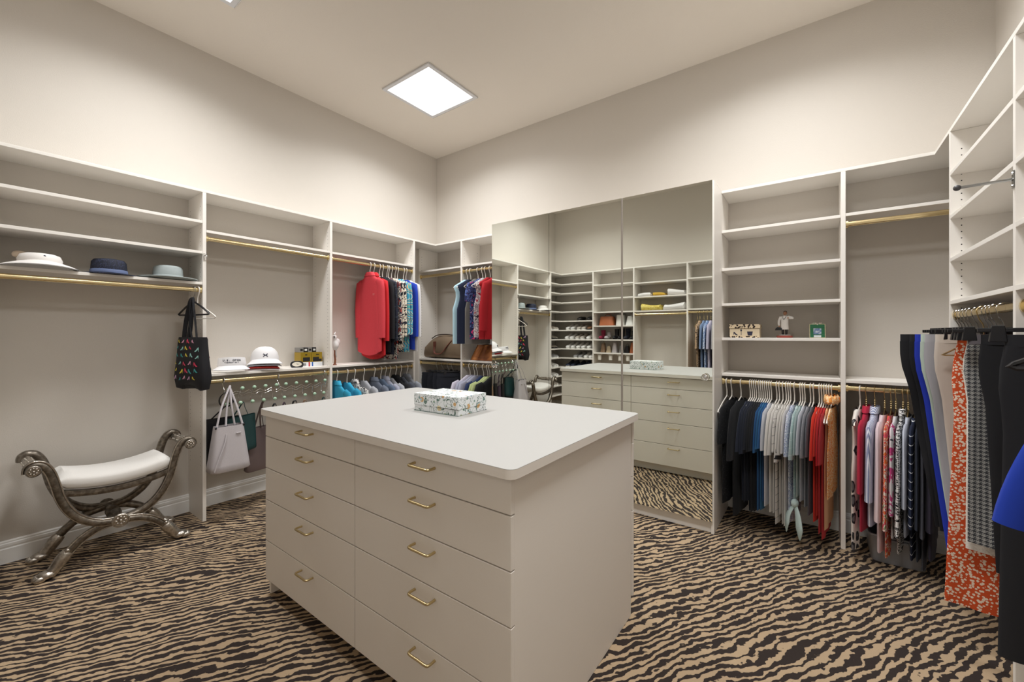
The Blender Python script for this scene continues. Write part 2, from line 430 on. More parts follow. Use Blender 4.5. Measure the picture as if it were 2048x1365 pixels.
def blots(name, cols, scale, dist=1.5, stretch=(1, 1, 1)):
    n = len(cols)
    def f(g):
        v = g.mp(g.co(), stretch); k = g.noise(v, scale, 2.5, .55, dist)
        return g.ramp(k, [(0 if i == 0 else .30 + .42 * i / n, c) for i, c in enumerate(cols)])
    return gmat('fabric_' + name, f, .85)
def spots(name, bg, ink, scale, lo, hi=None, stretch=(1, 1, 1), inner=None):
    def f(g):
        v = g.mp(g.co(), stretch); nz = g.n('ShaderNodeTexNoise', {'Vector': v, 'Scale': scale * 1.5}).outputs[1]
        sc_ = g.n('ShaderNodeVectorMath', {0: nz, 3: .45 / scale}, operation='SCALE').outputs[0]
        v2 = g.n('ShaderNodeVectorMath', {0: v, 1: sc_}, operation='ADD').outputs[0]
        d = g.vor(g.mp(v2, (1, 1, 1)), scale, rnd=.9).outputs[0]
        c = g.mix(g.m('LESS_THAN', d, lo), bg, ink)
        if inner: c = g.mix(g.m('LESS_THAN', d, inner[0]), c, inner[1])
        return c
    return gmat('fabric_' + name, f, .85)
def cross(name, a, b):
    def f(g):
        v = g.co(); n1 = g.noise(g.mp(v, (12, 12, 90)), 2.2, 2); n2 = g.noise(g.mp(v, (95, 95, 10)), 2.2, 2); big = g.noise(v, 9, 1)
        k = g.m('MAXIMUM', g.m('GREATER_THAN', n1, g.m('ADD', .40, g.m('MULTIPLY', big, .25))), g.m('GREATER_THAN', n2, .60)); return g.mix(k, a, b)
    return gmat('fabric_' + name, f, .85)
def hound(name, a, b, p):
    def f(g):
        x = g.xyz(g.co()); u = g.m('FRACT', g.m('MULTIPLY', x[0], 1 / p)); v = g.m('FRACT', g.m('MULTIPLY', x[2], 1 / p))
        dg = g.m('FRACT', g.m('MULTIPLY', g.m('ADD', x[0], x[2]), 2 / p)); A = g.m('LESS_THAN', u, .5); B = g.m('LESS_THAN', v, .5)
        k = g.m('MULTIPLY', g.m('ADD', g.m('ADD', A, B), g.m('MULTIPLY', g.m('LESS_THAN', dg, .5), .9)), .4); return g.mix(g.m('GREATER_THAN', k, .62), a, b)
    return gmat('fabric_' + name, f, .85)

# ------------------------------------------------------------------ hangers
def mh_hook(r=.0037, drop=-.105, R0=.0215):
    p = [(R0 * math.cos(R(a)), 0, R0 * math.sin(R(a))) for a in range(205, -31, -15)]
    p += [(.014, 0, -.032), (.005, 0, -.05), (.001, 0, -.066), (0, 0, drop)]
    return MB().tube(bez(p, 2), r, 6)
def mh_frame(hw=.195, r=.0040, z0=-.104, z1=-.190, z2=-.208):
    p = [(0, 0, z0), (hw * .5, 0, (z0 + z1) / 2 + .003), (hw * .95, 0, z1), (hw, 0, (z1 + z2) / 2), (hw * .93, 0, z2), (0, 0, z2 - .001), (-hw * .93, 0, z2), (-hw, 0, (z1 + z2) / 2), (-hw * .95, 0, z1), (-hw * .5, 0, (z0 + z1) / 2 + .003)]
    return MB().tube(p, r, 6, closed=True)
HM = dict(white_hook=mh_hook().mesh('hook', white_pl, True), white_frame=mh_frame().mesh('frame', white_pl, True),
          gold_hook=mh_hook(.0024, -.112).mesh('hook', brassy, True), gold_frame=mh_frame(.185, .0034, -.112, -.212, -.216).mesh('frame', brassy, True), slim_hook=mh_hook(.0024, -.112).mesh('hook', brassy, True), slim_frame=mh_frame(.125, .0034, -.112, -.185, -.189).mesh('frame', brassy, True),
          black_hook=mh_hook(.0018, -.085).mesh('hook', steel, True), black_frame=mh_frame(.185, .0065, -.084, -.17, -.182).mesh('frame', black_pl, True),
          wire_hook=mh_hook(.0019, -.078).mesh('hook', chrome, True))
mb = MB()
for i in range(4): mb.ell((0, 0, -.066 - .013 * i), .0062, .0062, .007, 8, 6)
HM['gold_beads'] = mb.mesh('beads', brassy, True)
mb = MB().box(-.135, .135, -.005, .005, -.09, -.076); HM['clip_bar'] = mb.mesh('bar', black_pl, False, .002)
mb = MB().poly([(-.02, -.012, -.122), (.02, -.012, -.122), (.014, -.012, -.068), (-.014, -.012, -.068)], (0, .024, 0)); HM['clip'] = mb.mesh('clip', black_pl, False, .002)
ROT = dict(L=0, B=-90, R=180, N=90)
import re
def short(lb): return re.split(r' (?:beside|on the|between|hanging|with|under|behind|next|nearer|seen|at the|above|closest|beyond|clipped) ', lb)[0]
def hlabel(kind, labels, i, where):
    n = [short(x) for x in labels]; return '%s hanger holding %s %s' % (kind, 'a ' + n[i] if n.count(n[i]) > 1 else 'the ' + n[i], where)
def hanger(kind, axis, pos, yaw=0, label=None, group=None):
    t = thing('clothes_hanger', label, 'hanger', pos, ROT[axis] + yaw, group)
    if kind == 'clip':
        part('hook', HM['wire_hook'], t); part('bar', HM['clip_bar'], t)
        for s in (-.09, .09): part('clip', HM['clip'], t, (s, 0, 0))
    else:
        part('hook', HM[kind + '_hook'], t); part('frame', HM[kind + '_frame'], t)
        if kind == 'gold': part('beads', HM['gold_beads'], t)
    return t

# ------------------------------------------------------------------ garments
NR = 26
def yfold(x, z, seed, amp): return amp * min(1, max(0, (-z - .2) / .25)) * (.55 * math.sin(34 * x + seed + 3 * z) + .45 * math.sin(57 * x - 1.3 * seed + 4 * z))
def rear(x): return x if x > -.19 else -.19 - .06 * math.tanh((-x - .19) / .06)
def pack(xs, i, yaw, cmax=.013):
    c = .46 * math.cos(R(yaw)); lo = (xs[i] - xs[i - 1]) * c if i else cmax; hi = (xs[i + 1] - xs[i]) * c if i < len(xs) - 1 else cmax
    lo = max(.0052, min(cmax, lo)); hi = max(.0052, min(cmax, hi)); return (lo + hi) / 2, (hi - lo) / 2
def relax(xs, gap):
    xs = list(xs)
    for _ in range(400):
        for i in range(len(xs) - 1):
            d = gap - (xs[i + 1] - xs[i])
            if d > 0: xs[i] -= d / 2; xs[i + 1] += d / 2
    return xs
def gring(w, th, z, seed, amp, xc=0., yo=0.):
    out = []
    for k in range(NR):
        c, s = math.cos(2 * pi * k / NR), math.sin(2 * pi * k / NR)
        x = xc + w * math.copysign(abs(c) ** .75, c)
        f = .55 * math.sin(34 * x + seed + 3 * z) + .45 * math.sin(57 * x - 1.3 * seed + 4 * z)
        zz = z + (.006 * math.sin(15 * x + seed) * amp / .008 if amp > 0 else 0)
        out.append((x, yo + th * s + amp * f, zz))
    return out
def garment(name, label, axis, pos, yaw, group):
    t = thing(name, label, name.split('_')[-1] if name.split('_')[-1] in ('shirt', 'blouse', 'pullover', 'tee', 'jacket', 'trousers', 'skirt', 'dress') else 'shirt', pos, ROT[axis] + yaw, group); return t
def shirt(name, label, axis, pos, m, Lz=.66, hw=.205, sl='short', slen=.17, sang=16, th=.011, seed=0., yaw=0, group=None, collar=None, amp=.006, hem=1., cuff=None, slm=None, drop=0., sw=.072, htail=0., sth=None, neck=.05, yo=0., zfloor=None):
    drop += .03; sth = sth or th
    def fix(p):
        x = rear(p[0]); z = p[2]
        if zfloor is not None and x < .125: z = max(z, zfloor)
        return (x, p[1] + yo, z)
    def ring_(wd, tt, z, am):
        return [fix((x, y + yfold(x, q, seed, am), q)) for x, y, q in gring(wd, tt, z, seed, 0)]
    t = garment(name, label, axis, pos, yaw, group); mb = MB(); rings = []
    for z, wd in ((-.072 - .45 * (neck - .05), neck), (-.082 - .45 * (neck - .05), neck + .02), (-.104, max(.105, neck + .03)), (-.127, min(.148, hw)), (-.150, min(.185, hw)), (-.168, hw - (.02 if sl == 'none' else 0))): rings.append(ring_(wd, th, z - drop, amp))
    n = 13
    for k in range(1, n + 1):
        f = k / n; wd = hw * (1 + (hem - 1) * f)
        if sl == 'none': wd *= (.80 - .02 * k) if k < 3 else (.80 + .17 * min(1, (k - 3) / 2))
        rings.append(ring_(wd, th, -.168 - drop - Lz * f, amp))
    if htail:
        rings[-1] = [(x, y, z - htail * max(0, 1 - (x / (hw * hem)) ** 2)) for x, y, z in rings[-1]]
    mb.loft(rings, False, False).build('body', m, t, smooth=True)
    if sl != 'none':
        for s in (-1, 1):
            a0 = R(sang); mb = MB(); rr = []
            path = [(hw - .06, -.142, .035), (hw - .015, -.172, .06)]
            ns = 9 if slen > .3 else 5
            for k in range(1, ns + 1):
                f = k / ns; a = a0 * (1 - .35 * f)
                path.append((hw - .015 + slen * f * math.sin(a), -.172 - slen * f * math.cos(a), .062 + (sw - .062) * min(1, 2 * f) - (.02 * f if slen > .3 else 0)))
            for i, (x, z, r) in enumerate(path):
                x2, z2, _ = path[min(i + 1, len(path) - 1)]; x1, z1, _ = path[max(i - 1, 0)]
                tx, tz = x2 - x1, z2 - z1; l = math.hypot(tx, tz); nx, nz = -tz / l, tx / l; ring = []
                for k in range(14):
                    c, q = math.cos(2 * pi * k / 14), math.sin(2 * pi * k / 14)
                    xx, zz = s * (x + nx * r * c), z - drop + nz * r * c
                    ring.append(fix((xx, sth * q + yfold(xx, zz, seed, amp), zz)))
                rr.append(ring)
            o = mb.loft(rr, True, False).build('sleeve', slm or m, t, smooth=True)
            if cuff:
                e = path[-1]; a = a0 * .65
                for d0, d1, cm in cuff:
                    mb = MB(); q2 = []
                    for d in (d0, d1):
                        cr = []
                        for k in range(14):
                            cc, qq = math.cos(2 * pi * k / 14), math.sin(2 * pi * k / 14)
                            xx = s * (e[0] - d * math.sin(a) + math.cos(a) * (e[2] + .002) * cc); zz = e[1] - drop + d * math.cos(a) + math.sin(a) * (e[2] + .002) * cc
                            cr.append(fix((xx, (sth + .001) * qq + yfold(xx, zz, seed, amp), zz)))
                        q2.append(cr)
                    mb.loft(q2, False, False).build('cuff_stripe', cm, o, smooth=True)
    if collar:
        mb = MB(); q = []
        for k_, (z, wd, tt) in enumerate(((-.088, .075, .024), (-.06, .058, .026), (-.046, .05, .024), (-.05, .058, .030), (-.085, .088, .034))): q.append(ring_(wd, min(tt, th * 1.02 + .001 * k_), z - drop, 0))
        mb.loft(q, False, False).build('collar', collar, t, smooth=True)
    return t
def trousers(name, label, axis, pos, m, Lz=.93, w0=.185, w1=.12, th=.01, seed=0., yaw=0, group=None, xs=0., band=None, z0=-.098, amp=.004, skirt=False):
    t = garment(name, label, axis, pos, yaw, group)
    MB().loft([gring(w0, th + .004, z, seed, 0) for z in (z0, z0 - .012, z0 - .036, z0 - .040)], False, False).build('waistband', band or m, t, smooth=True)
    for j, yo in enumerate(((0,) if skirt else (-.5 * th, .5 * th))):
        rings = []
        for k in range(15):
            f = k / 14; wd = w0 * 1.0 + (w1 - w0) * f + (.012 * math.sin(pi * min(1, f * 4)) if f < .25 else 0)
            rings.append(gring(wd, th * (1 if skirt else .55), z0 - .036 - Lz * f - .008 * j * f, seed + j, amp * min(1, f * 3), xc=xs * f + .012 * j * f, yo=yo))
        MB().loft(rings, False, False).build('body' if skirt else 'leg', m, t, smooth=True)
    return t

# ------------------------------------------------------------------ hanging clothes: left wall, upper rod
LX = .282
WH = 'white plastic hanger on the upper rod beside the red pullovers'
def L_(y, z): return (LX, y, z)
f_red = heather('coral_red', '#d0303a', '#e0505a'); f_red2 = fab('bright_red', '#cf2128')
f_blk = fab('black', '#131419'); f_blk2 = blots('black_print', ['#12141a', '#23283a', '#171a22', '#3b3f50'], 22)
f_nfl = blots('navy_floral', ['#161a2c', '#1c2238', '#e7dfd0', '#20283e', '#b5483a', '#141828'], 17)
f_bwf = blots('cream_black_floral', ['#14161e', '#1a1c28', '#efe6d6', '#e9dcc6', '#23283a', '#efe6d6'], 13)
f_teal = gmat('fabric_paisley', lambda g: g.ramp(g.m('FRACT', g.m('MULTIPLY', g.vor(g.co(), 9).outputs[0], 3.1)), [(0, '#3c9fc0'), (.3, '#7cc7d6'), (.45, '#f0d9b0'), (.55, '#3b6fa0'), (.7, '#58b7b4'), (.9, '#e8a068')]), .85)
f_cob = fab('cobalt', '#1c3fb4'); f_wht = fab('white', '#e9e6e4'); f_lt = fab('pale_grey', '#c9cbd2')
GU = [(-1.164, f_red, 'coral red long-sleeved pullover with a stand collar', 'long', 'pullover', .66, .53, f_red),
      (-1.119, f_red2, 'bright red long-sleeved pullover behind the coral one', 'long', 'pullover', .70, .56, f_red2),
      (-1.054, f_blk, 'plain black long-sleeved top between red and printed shirts', 'long', 'blouse', .68, .54, None),
      (-1.016, f_blk2, 'black and charcoal printed top beside the plain black top', 'long', 'blouse', .70, .56, None),
      (-.961, f_nfl, 'long navy floral shirt hanging lowest on the upper rod', 'long', 'shirt', .75, .56, None),
      (-.942, f_bwf, 'cream shirt with large black flowers on the upper rod', 'long', 'shirt', .68, .53, None),
      (-.903, f_bwf, 'second cream shirt with black flowers, beside the paisley shirts', 'long', 'shirt', .66, .52, None),
      (-.859, f_teal, 'turquoise paisley shirt nearer the red pullovers', 'long', 'shirt', .68, .50, None),
      (-.828, f_teal, 'turquoise paisley shirt next to the cobalt blue shirt', 'long', 'shirt', .68, .50, None),
      (-.749, f_cob, 'cobalt blue long-sleeved shirt beside the white top', 'long', 'shirt', .66, .52, None),
      (-.715, f_wht, 'white long-sleeved top hanging closest to the corner panel', 'long', 'blouse', .68, .52, None)]
for i, (y, m, lb, sl, nm, lz, sln, clr) in enumerate(GU):
    y = relax([g[0] for g in GU], .02)[i]; gt, go = pack(relax([g[0] for g in GU], .02), i, 0, .02)
    hanger('white', 'L', L_(y, 2.05), 0, hlabel('white', [g[2] for g in GU], i, 'on the upper left rod'), 'white hangers on the upper left rod')
    shirt('hanging_' + nm, lb, 'L', L_(y, 2.05), m, lz, .185, sl, sln, 5, gt, yo=go, seed=.4, collar=clr, amp=.010, hem=1.05, sw=.066, neck=.05 if clr else .08, htail=.05 if i < 2 else 0)
# logo stitch on the coral pullover
mb = MB()
for k in range(5): mb.box(.075 + k * .006, .079 + k * .006, -.0208, -.0203, -.301, -.296)
mb.box(.075, .103, -.0208, -.0203, -.309, -.307)
pl = [o for o in bpy.data.objects if o.name.startswith('hanging_pullover')][0]
mb.build('logo_stitch', mat('thread', '#e9a9a6', .7), [c for c in pl.children if c.name.startswith('body')][0])
# lower rod, only the shoulders show above the island
GLc = [('turquoise', '#2d9fc4'), ('turquoise', '#2d9fc4'), None, ('silver grey', '#aeb0b6'), ('slate grey', '#6f7787'), ('blue grey', '#5b6a80'), ('lavender grey', '#a7a9ba'), ('silver grey', '#b1b4bb'), ('black', '#1b1c22'), ('charcoal', '#4b4e58'), ('ash grey', '#8b8f98')]
lowy = [-1.517, -1.414, -1.336, -1.235, -1.115, -1.036, -.982, -.925, -.85, -.786, -.702]
nm_ct = {}
for i, (y, cdef) in enumerate(zip(lowy, GLc)):
    hanger('white', 'L', L_(y, 1.0), -4, 'white hanger holding the %s shirt on the lower rod behind the island' % ('animal print' if cdef is None else cdef[0]), 'white hangers on the lower left rod')
    if cdef is None: m = spots('animal_grey', '#c9c5c0', '#2c2a2e', 60, .42); lb = 'grey and black animal print shirt on the lower rod behind the island'
    else:
        m = fab(cdef[0].replace(' ', '_'), cdef[1]); lb = '%s collared shirt on the lower rod behind the island' % cdef[0]
    grp = 'shirts on the lower left rod' if cdef and cdef[0] in ('turquoise', 'silver grey') else None
    shirt('hanging_shirt', lb, 'L', L_(y, 1.0), m, .58, .215, 'short', .22, 12, pack(lowy, i, 4, .019)[0], yo=pack(lowy, i, 4, .019)[1], seed=.5, collar=m if i % 2 == 0 else None, amp=.007, group=grp, yaw=-4)

# ------------------------------------------------------------------ back corner rods
def B_(x, z): return (x, -.282, z)
f_aq = fab('pale_aqua', '#b9dbe6'); f_nv = fab('navy', '#1b2440'); f_gr = fab('warm_grey', '#78746f')
f_fl2 = blots('navy_pink_floral', ['#e0447c', '#232c5c', '#1f2850', '#5a6fb0', '#232c5c', '#c8a0c0'], 15); f_mix = blots('grey_swirl', ['#2a2c38', '#d9d3d2', '#8d8a92', '#ece8e6', '#a02c44'], 20)
f_red3 = fab('crimson', '#b01420')
GB = [(.793, f_aq, 'pale aqua sleeveless top beside the navy one', .60, 'none'), (.84, f_nv, 'navy sleeveless top beside the pale aqua one', .60, 'none'), (.945, f_gr, 'warm grey sleeveless top above the cowhide bag', .60, 'none'),
      (1.01, f_fl2, 'navy and pink floral top above the cowhide bag', .55, 'short'), (1.05, f_mix, 'grey swirl print top beside the crimson tops', .53, 'none'), (1.115, f_red3, 'crimson sleeveless top beside the mirror', .55, 'none'), (1.20, f_red3, 'crimson long-sleeved top closest to the mirror', .55, 'long')]
for i, (x, m, lb, lz, sl) in enumerate(GB):
    hanger('white', 'B', B_(x, 2.05), -8, hlabel('white', [g[2] for g in GB], i, 'above the cowhide bag'), 'white hangers beside the mirror')
    shirt('hanging_blouse', lb, 'B', B_(x, 2.05), m, lz, (.215, .2, .19, .18, .17, .165, .16)[i], sl, .46 if sl == 'long' else .16, 8, pack([g[0] for g in GB], i, 8, .018)[0], yo=pack([g[0] for g in GB], i, 8, .018)[1], seed=.6, yaw=-8, amp=.007, hem=.98)
GB2 = [(.83, '#cfcad8', 'pale lilac'), (.895, '#a9abbd', 'grey lavender'), (.935, '#a9abbd', 'grey lavender'), (1.023, '#22335c', 'dark blue'), (1.081, '#b9c48a', 'pale lime'), (1.11, '#b9c48a', 'pale lime'), (1.16, '#15171c', 'black')]
for i, (x, h, lb) in enumerate(GB2):
    m = fab(lb.replace(' ', '_') + '_b', h)
    hanger('white', 'B', B_(x, 1.012), -10, hlabel('white', [g[2] + ' shirt' for g in GB2], i, 'under the cowhide bag'), 'white hangers under the cowhide bag')
    shirt('hanging_shirt', lb + ' shirt hanging under the cowhide bag', 'B', B_(x, 1.012), m, .6, .205, 'short',   .2, 10, pack([g[0] for g in GB2], i, 10, .016)[0], yo=pack([g[0] for g in GB2], i, 10, .016)[1], seed=.7, yaw=-10, amp=.007, group='shirts under the cowhide bag' if lb in ('grey lavender', 'pale lime') else None)
f_den = heather('black_denim', '#191b24', '#23262f')
for i, x in enumerate((.322, .414, .504, .57)):
    hanger('clip', 'B', B_(x, 1.012), -38, 'black clip hanger on the rod under the duffel bag', 'clip hangers under the duffel bag')
    trousers('hanging_trousers', 'black jeans clipped to a hanger under the duffel bag', 'B', B_(x, 1.012), f_den, .7, .18, .13, .009, seed=i, yaw=-38, group='jeans under the duffel bag')

# ------------------------------------------------------------------ rod under the picture shelves
f_spk = spots('black_sequin', '#111216', '#8a8d96', 95, .13); f_dnv = fab('dark_navy', '#1d2436'); f_mid = fab('midnight', '#161a26'); f_bl = fab('azure', '#1f5f96'); f_tl = fab('petrol', '#2c6f9c')
f_ws = fab('soft_white', '#dcd8d2'); f_wg = grid('white_grid', '#dedad4', '#3a3d46', .05, .045); f_mot = blots('blue_mottled', ['#5c6c9c', '#e6e6ea', '#8f9cc0', '#efeff0', '#7585b0', '#e6e6ea'], 60, .5)
f_mint = grid('mint_grid', '#b9ccca', '#e7eceb', .045, .05); f_mp = fab('mint', '#b7c9c6'); f_hg = heather('heather_grey', '#85858a', '#9c9ca0'); f_ch = heather('charcoal_heather', '#55575e', '#6a6c72')
f_or = fab('vermilion', '#e0391f'); f_or2 = fab('scarlet', '#d0222c'); f_orf = blots('orange_floral', ['#f08a28', '#ffe0b0', '#f4a23c', '#ffe6c0', '#f29a44', '#f08426'], 34, .8); f_pe = fab('peach', '#efba8c')
band = [(.012, .036, f_blk), (.052, .076, f_blk)]
G1 = [(3.378, f_spk, 'black sequinned tee hanging next to the wardrobe side', .66, 'short', .2), (3.437, f_blk, 'plain black top beside the sequinned tee', .74, 'long', .3),
      (3.500, f_dnv, 'dark navy tee', .62, 'short', .24), (3.508, f_dnv, 'dark navy tee', .62, 'short', .24), (3.516, f_dnv, 'dark navy tee', .62, 'short', .24), (3.530, f_mid, 'midnight tee', .68, 'short', .22), (3.549, f_blk, 'black tee', .68, 'short', .22), (3.560, f_blk, 'black tee', .68, 'short', .22),
      (3.573, f_mid, 'midnight tee', .66, 'short', .22), (3.586, f_bl, 'azure tee', .66, 'short', .22), (3.597, f_tl, 'petrol blue tee', .66, 'short', .2), (3.608, f_bl, 'azure tee', .6, 'short', .2), (3.620, f_lt, 'pale grey tee', .62, 'short', .2),
      (3.653, f_ws, 'soft white tee', .66, 'short', .23), (3.668, f_ws, 'soft white tee', .66, 'short', .23), (3.688, f_wg, 'white grid-check shirt', .72, 'short', .2), (3.707, f_ws, 'white tee with two black bands on the sleeves', .66, 'short', .26), (3.719, f_ws, 'soft white tee', .72, 'short', .22), (3.731, f_ws, 'soft white tee', .72, 'short', .2),
      (3.753, f_mot, 'blue and white mottled top', .70, 'short', .22), (3.787, f_mint, 'mint windowpane shirt with a knotted front tie', .56, 'short', .24), (3.798, f_mp, 'plain mint tee', .52, 'short', .2), (3.808, f_lt, 'pale grey tee', .55, 'short', .2),
      (3.840, f_hg, 'heather grey tee', .58, 'short', .22), (3.856, f_ch, 'charcoal heather tee', .62, 'short', .2), (3.889, f_or, 'vermilion tee', .66, 'short', .22), (3.900, f_or, 'vermilion tee', .62, 'short', .2), (3.911, f_or2, 'scarlet top', .72, 'short', .24), (3.922, f_or2, 'scarlet top', .76, 'short', .24),
      (3.935, f_pe, 'peach sleeveless top', .70, 'none', 0), (3.950, f_orf, 'orange floral sleeveless top with a ruffled neck', .5, 'none', 0)]
names1 = [g[2] for g in G1]
hanger('white', 'B', B_(3.346, 1.013), -8, 'bare white hanger next to the wardrobe side')
X1_ = relax([g[0] for g in G1], .0125)
for i, (x, m, lb, lz, sl, sln) in enumerate(G1):
    x = X1_[i]; gt, go = pack(X1_, i, 9)
    hanger('white', 'B', B_(x, 1.013), -9, hlabel('white', names1, i, 'under the picture shelves'), 'white hangers under the picture shelves')
    full = lb if 'wardrobe' in lb or 'beside' in lb else lb + ' on the rod under the picture shelves'
    grp = 'tees under the picture shelves' if names1.count(lb) > 1 else None
    sp = min(G1[i][0] - G1[i - 1][0] if i else .05, G1[i + 1][0] - x if i < len(G1) - 1 else .05)
    shirt('hanging_' + ('blouse' if 'top' in lb else 'shirt'), full, 'B', B_(x, 1.013), m, lz - .03, .195 - .01 * (i % 3), sl, sln * 1.05, 14 + 6 * (i % 3), gt, yo=go, seed=.25, yaw=-9, group=grp, amp=.0045, cuff=band if 'bands' in lb else None, hem=(1.0, .92, .97)[i % 3], sw=.085, neck=.095)
# ruffle on the orange top and knotted tie on the mint shirt
of = [o for o in bpy.data.objects if o.get('label', '').startswith('orange floral')][0]
mb = MB(); rg = []
for r0, z0 in ((.05, -.066), (.07, -.045), (.095, -.062), (.10, -.085), (.08, -.10)):
    rg.append([(r0 * math.cos(2 * pi * k / 32), (r0 * .42) * math.sin(2 * pi * k / 32), z0 + .006 * math.sin(9 * 2 * pi * k / 32)) for k in range(32)])
mb.loft(rg, False, False).build('ruffle', f_orf, of, smooth=True)
mt = [o for o in bpy.data.objects if o.get('label', '').startswith('mint windowpane')][0]
MB().ell((.165, 0, -.735), .03, .022, .026, 12, 8).build('knot', f_mp, mt, smooth=True)
for pth, wd in (([(.16, 0, -.74), (.19, .02, -.80), (.20, .03, -.88), (.19, .03, -.955)], [.012, .024, .03, .004]), ([(.16, 0, -.74), (.175, -.03, -.80), (.18, -.04, -.86), (.17, -.045, -.93)], [.01, .017, .02, .003])):
    MB().tube(bez(pth, 4), [wd[min(3, int(i / 4))] * (1 - (i % 4) / 4) + wd[min(3, int(i / 4) + 1)] * (i % 4) / 4 for i in range(13)], 10, flat=.4).build('tie', f_mp, mt, smooth=True)

# ------------------------------------------------------------------ corner rod under the empty shelf
f_leo = spots('snow_leopard', '#e9e2da', '#26272c', 17, .40, stretch=(1, 1, .62), inner=(.24, '#6c6a6c')); f_crm = fab('raspberry', '#b3173a')
f_bst = stripes('blue_stripe', '#8f97b8', '#e2e4ee', .011, .45, 0, .0); f_pk = fab('shell_pink', '#e0c9cc'); f_flo = blots('coral_floral', ['#c83a52', '#efe2cf', '#e6702a', '#d8475c', '#ece0d0', '#6d8a4a'], 22)
f_pg = blots('pink_grey_abstract', ['#4a4a54', '#d9d5d8', '#d9d5d8', '#c0407e', '#e9e6e8', '#8a8890'], 7); f_xh = cross('ink_hatch', '#16171c', '#eeecea'); f_pw = fab('powder_blue', '#c5cad8')
f_nst = stripes('navy_white_stripe', '#18223c', '#e4e6ea', .048, .09, 2, .12); f_cg = heather('graphite', '#3c3d46', '#4a4b54'); f_pu = fab('plum_black', '#2a2434')
G2 = [(4.089, f_leo, 'white sleeveless top with grey and black leopard spots', .74, 'none', 0, None, 'white', -24, .012), (4.118, f_crm, 'raspberry red shirt with a turned collar', .62, 'long', .36, f_crm, 'gold', -6, .018), (4.158, f_bst, 'blue and white striped button-up shirt with rolled sleeves', .58, 'long', .40, f_bst, 'gold', -8, .020), (4.203, f_pk, 'shell pink long-sleeved blouse', .72, 'long', .5, None, 'gold', -16, .010),
      (4.232, f_flo, 'coral floral blouse', .74, 'long', .54, None, 'gold', -16, .010), (4.252, f_pg, 'white, pink and grey abstract print blouse', .62, 'long', .45, None, 'gold', -14, .012), (4.284, f_xh, 'black and white hatched print jacket', .70, 'long', .56, f_xh, 'gold', -8, .024), (4.306, f_pw, 'powder blue shirt behind the hatched jacket', .6, 'long', .4, None, 'gold', -5, .010),
      (4.340, f_nst, 'navy shirt with thin white stripes', .72, 'long', .5, None, 'gold', -10, .020), (4.356, f_dnv, 'dark navy blouse beside the striped navy shirt', .72, 'long', .5, None, 'gold', -6, .012), (4.378, f_cg, 'graphite grey jacket', .76, 'long', .54, None, 'gold', -6, .014), (4.402, f_pu, 'plum black top at the end of the corner rod', .70, 'long', .5, None, 'gold', -4, .012)]
X2_ = relax([g[0] for g in G2], .0215)
for i, (x, m, lb, lz, sl, sln, clr, hk, yw, gth) in enumerate(G2):
    x = X2_[i]; yw = -12; gt, go = pack(X2_, i, 12, .024)
    hanger(hk, 'B', B_(x, 1.016), yw, hlabel('gold-coloured beaded', [g[2] for g in G2], i, 'on the corner rod') if hk == 'gold' else 'white hanger holding the leopard print top', 'gold hangers on the corner rod' if hk == 'gold' else None)
    dr = .022 if hk == 'gold' else 0
    shirt('hanging_' + ('jacket' if 'jacket' in lb else 'blouse'), lb + (' on the corner rod' if 'jacket' in lb or 'blouse' in lb else ''), 'B', B_(x, 1.016), m, lz - dr, .205, sl, sln, 6, gt, yo=go, zfloor=-.838, seed=.3, yaw=yw, collar=clr, drop=dr, amp=.005, hem=.98, sw=.074, neck=.05 if clr else .085)

# ------------------------------------------------------------------ right wall: trousers and skirts
def R_(y): return (4.434, y, 1.455)
f_bt = fab('black_trouser', '#15151a'); f_cb = fab('royal_blue', '#1b34b0'); f_sg = fab('silver_grey_twill', '#a9a7ac'); f_mn = fab('pale_mint', '#bccabd'); f_bg = fab('stone_beige', '#cdc2b6')
f_ors = spots('orange_paisley', '#d2501f', '#f2ddc8', 95, .44); f_hou = hound('houndstooth', '#3c3d42', '#a3a29e', .016); f_blc = blots('white_lace', ['#d8d0c6', '#ebe5dc', '#e0d8cf', '#f0ebe4'], 40); f_gw = fab('grey_waistband', '#6a6468')
GR = [(-.70, f_bt, 'black trousers hanging closest to the corner panel', .92, .22, .10, -.022, False, None), (-.745, f_blk, 'black trousers with narrow legs beside the royal blue pair', .92, .19, .095, -.027, False, None), (-.80, f_cb, 'royal blue trousers between black and grey pairs', .98, .177, .09, -.034, False, None), (-.85, f_mn, 'pale mint trousers beside the silver grey pair', .95, .163, .085, -.04, False, None),
      (-.905, f_sg, 'silver grey trousers between mint and beige pairs', .93, .157, .09, -.035, False, None), (-.985, f_bg, 'stone beige tailored trousers with a welt pocket', .90, .134, .085, -.035, False, None), (-1.12, f_ors, 'orange paisley wide-leg trousers', 1.09, .09, .1, .018, False, fab('orange_band', '#d95a22')), (-1.165, f_blc, 'white lace skirt between orange trousers and the houndstooth skirt', .84, .072, .075, 0, True, None),
      (-1.21, f_hou, 'grey houndstooth skirt with a plain waistband', .80, .078, .078, 0, True, f_gw), (-1.29, f_bt, 'black trousers beside the houndstooth skirt', .86, .06, .06, -.05, False, None)]
for i, (y, m, lb, lz, a, b, xs, sk, bd) in enumerate(GR):
    yw = (8, 8, 6, 5, 4, 2, 0, 0, -2, -4)[i]
    hanger('clip', 'R', R_(y), yw, hlabel('black clip', [g[2] for g in GR], i, 'on the right wall rod'), 'clip hangers on the right wall rod')
    trousers('hanging_' + ('skirt' if sk else 'trousers'), lb, 'R', R_(y), m, lz, a, b, .012, seed=i * .7, yaw=yw, xs=xs, band=bd, skirt=sk, amp=.006)
bp = [o for o in bpy.data.objects if o.get('label', '').startswith('stone beige')][0]
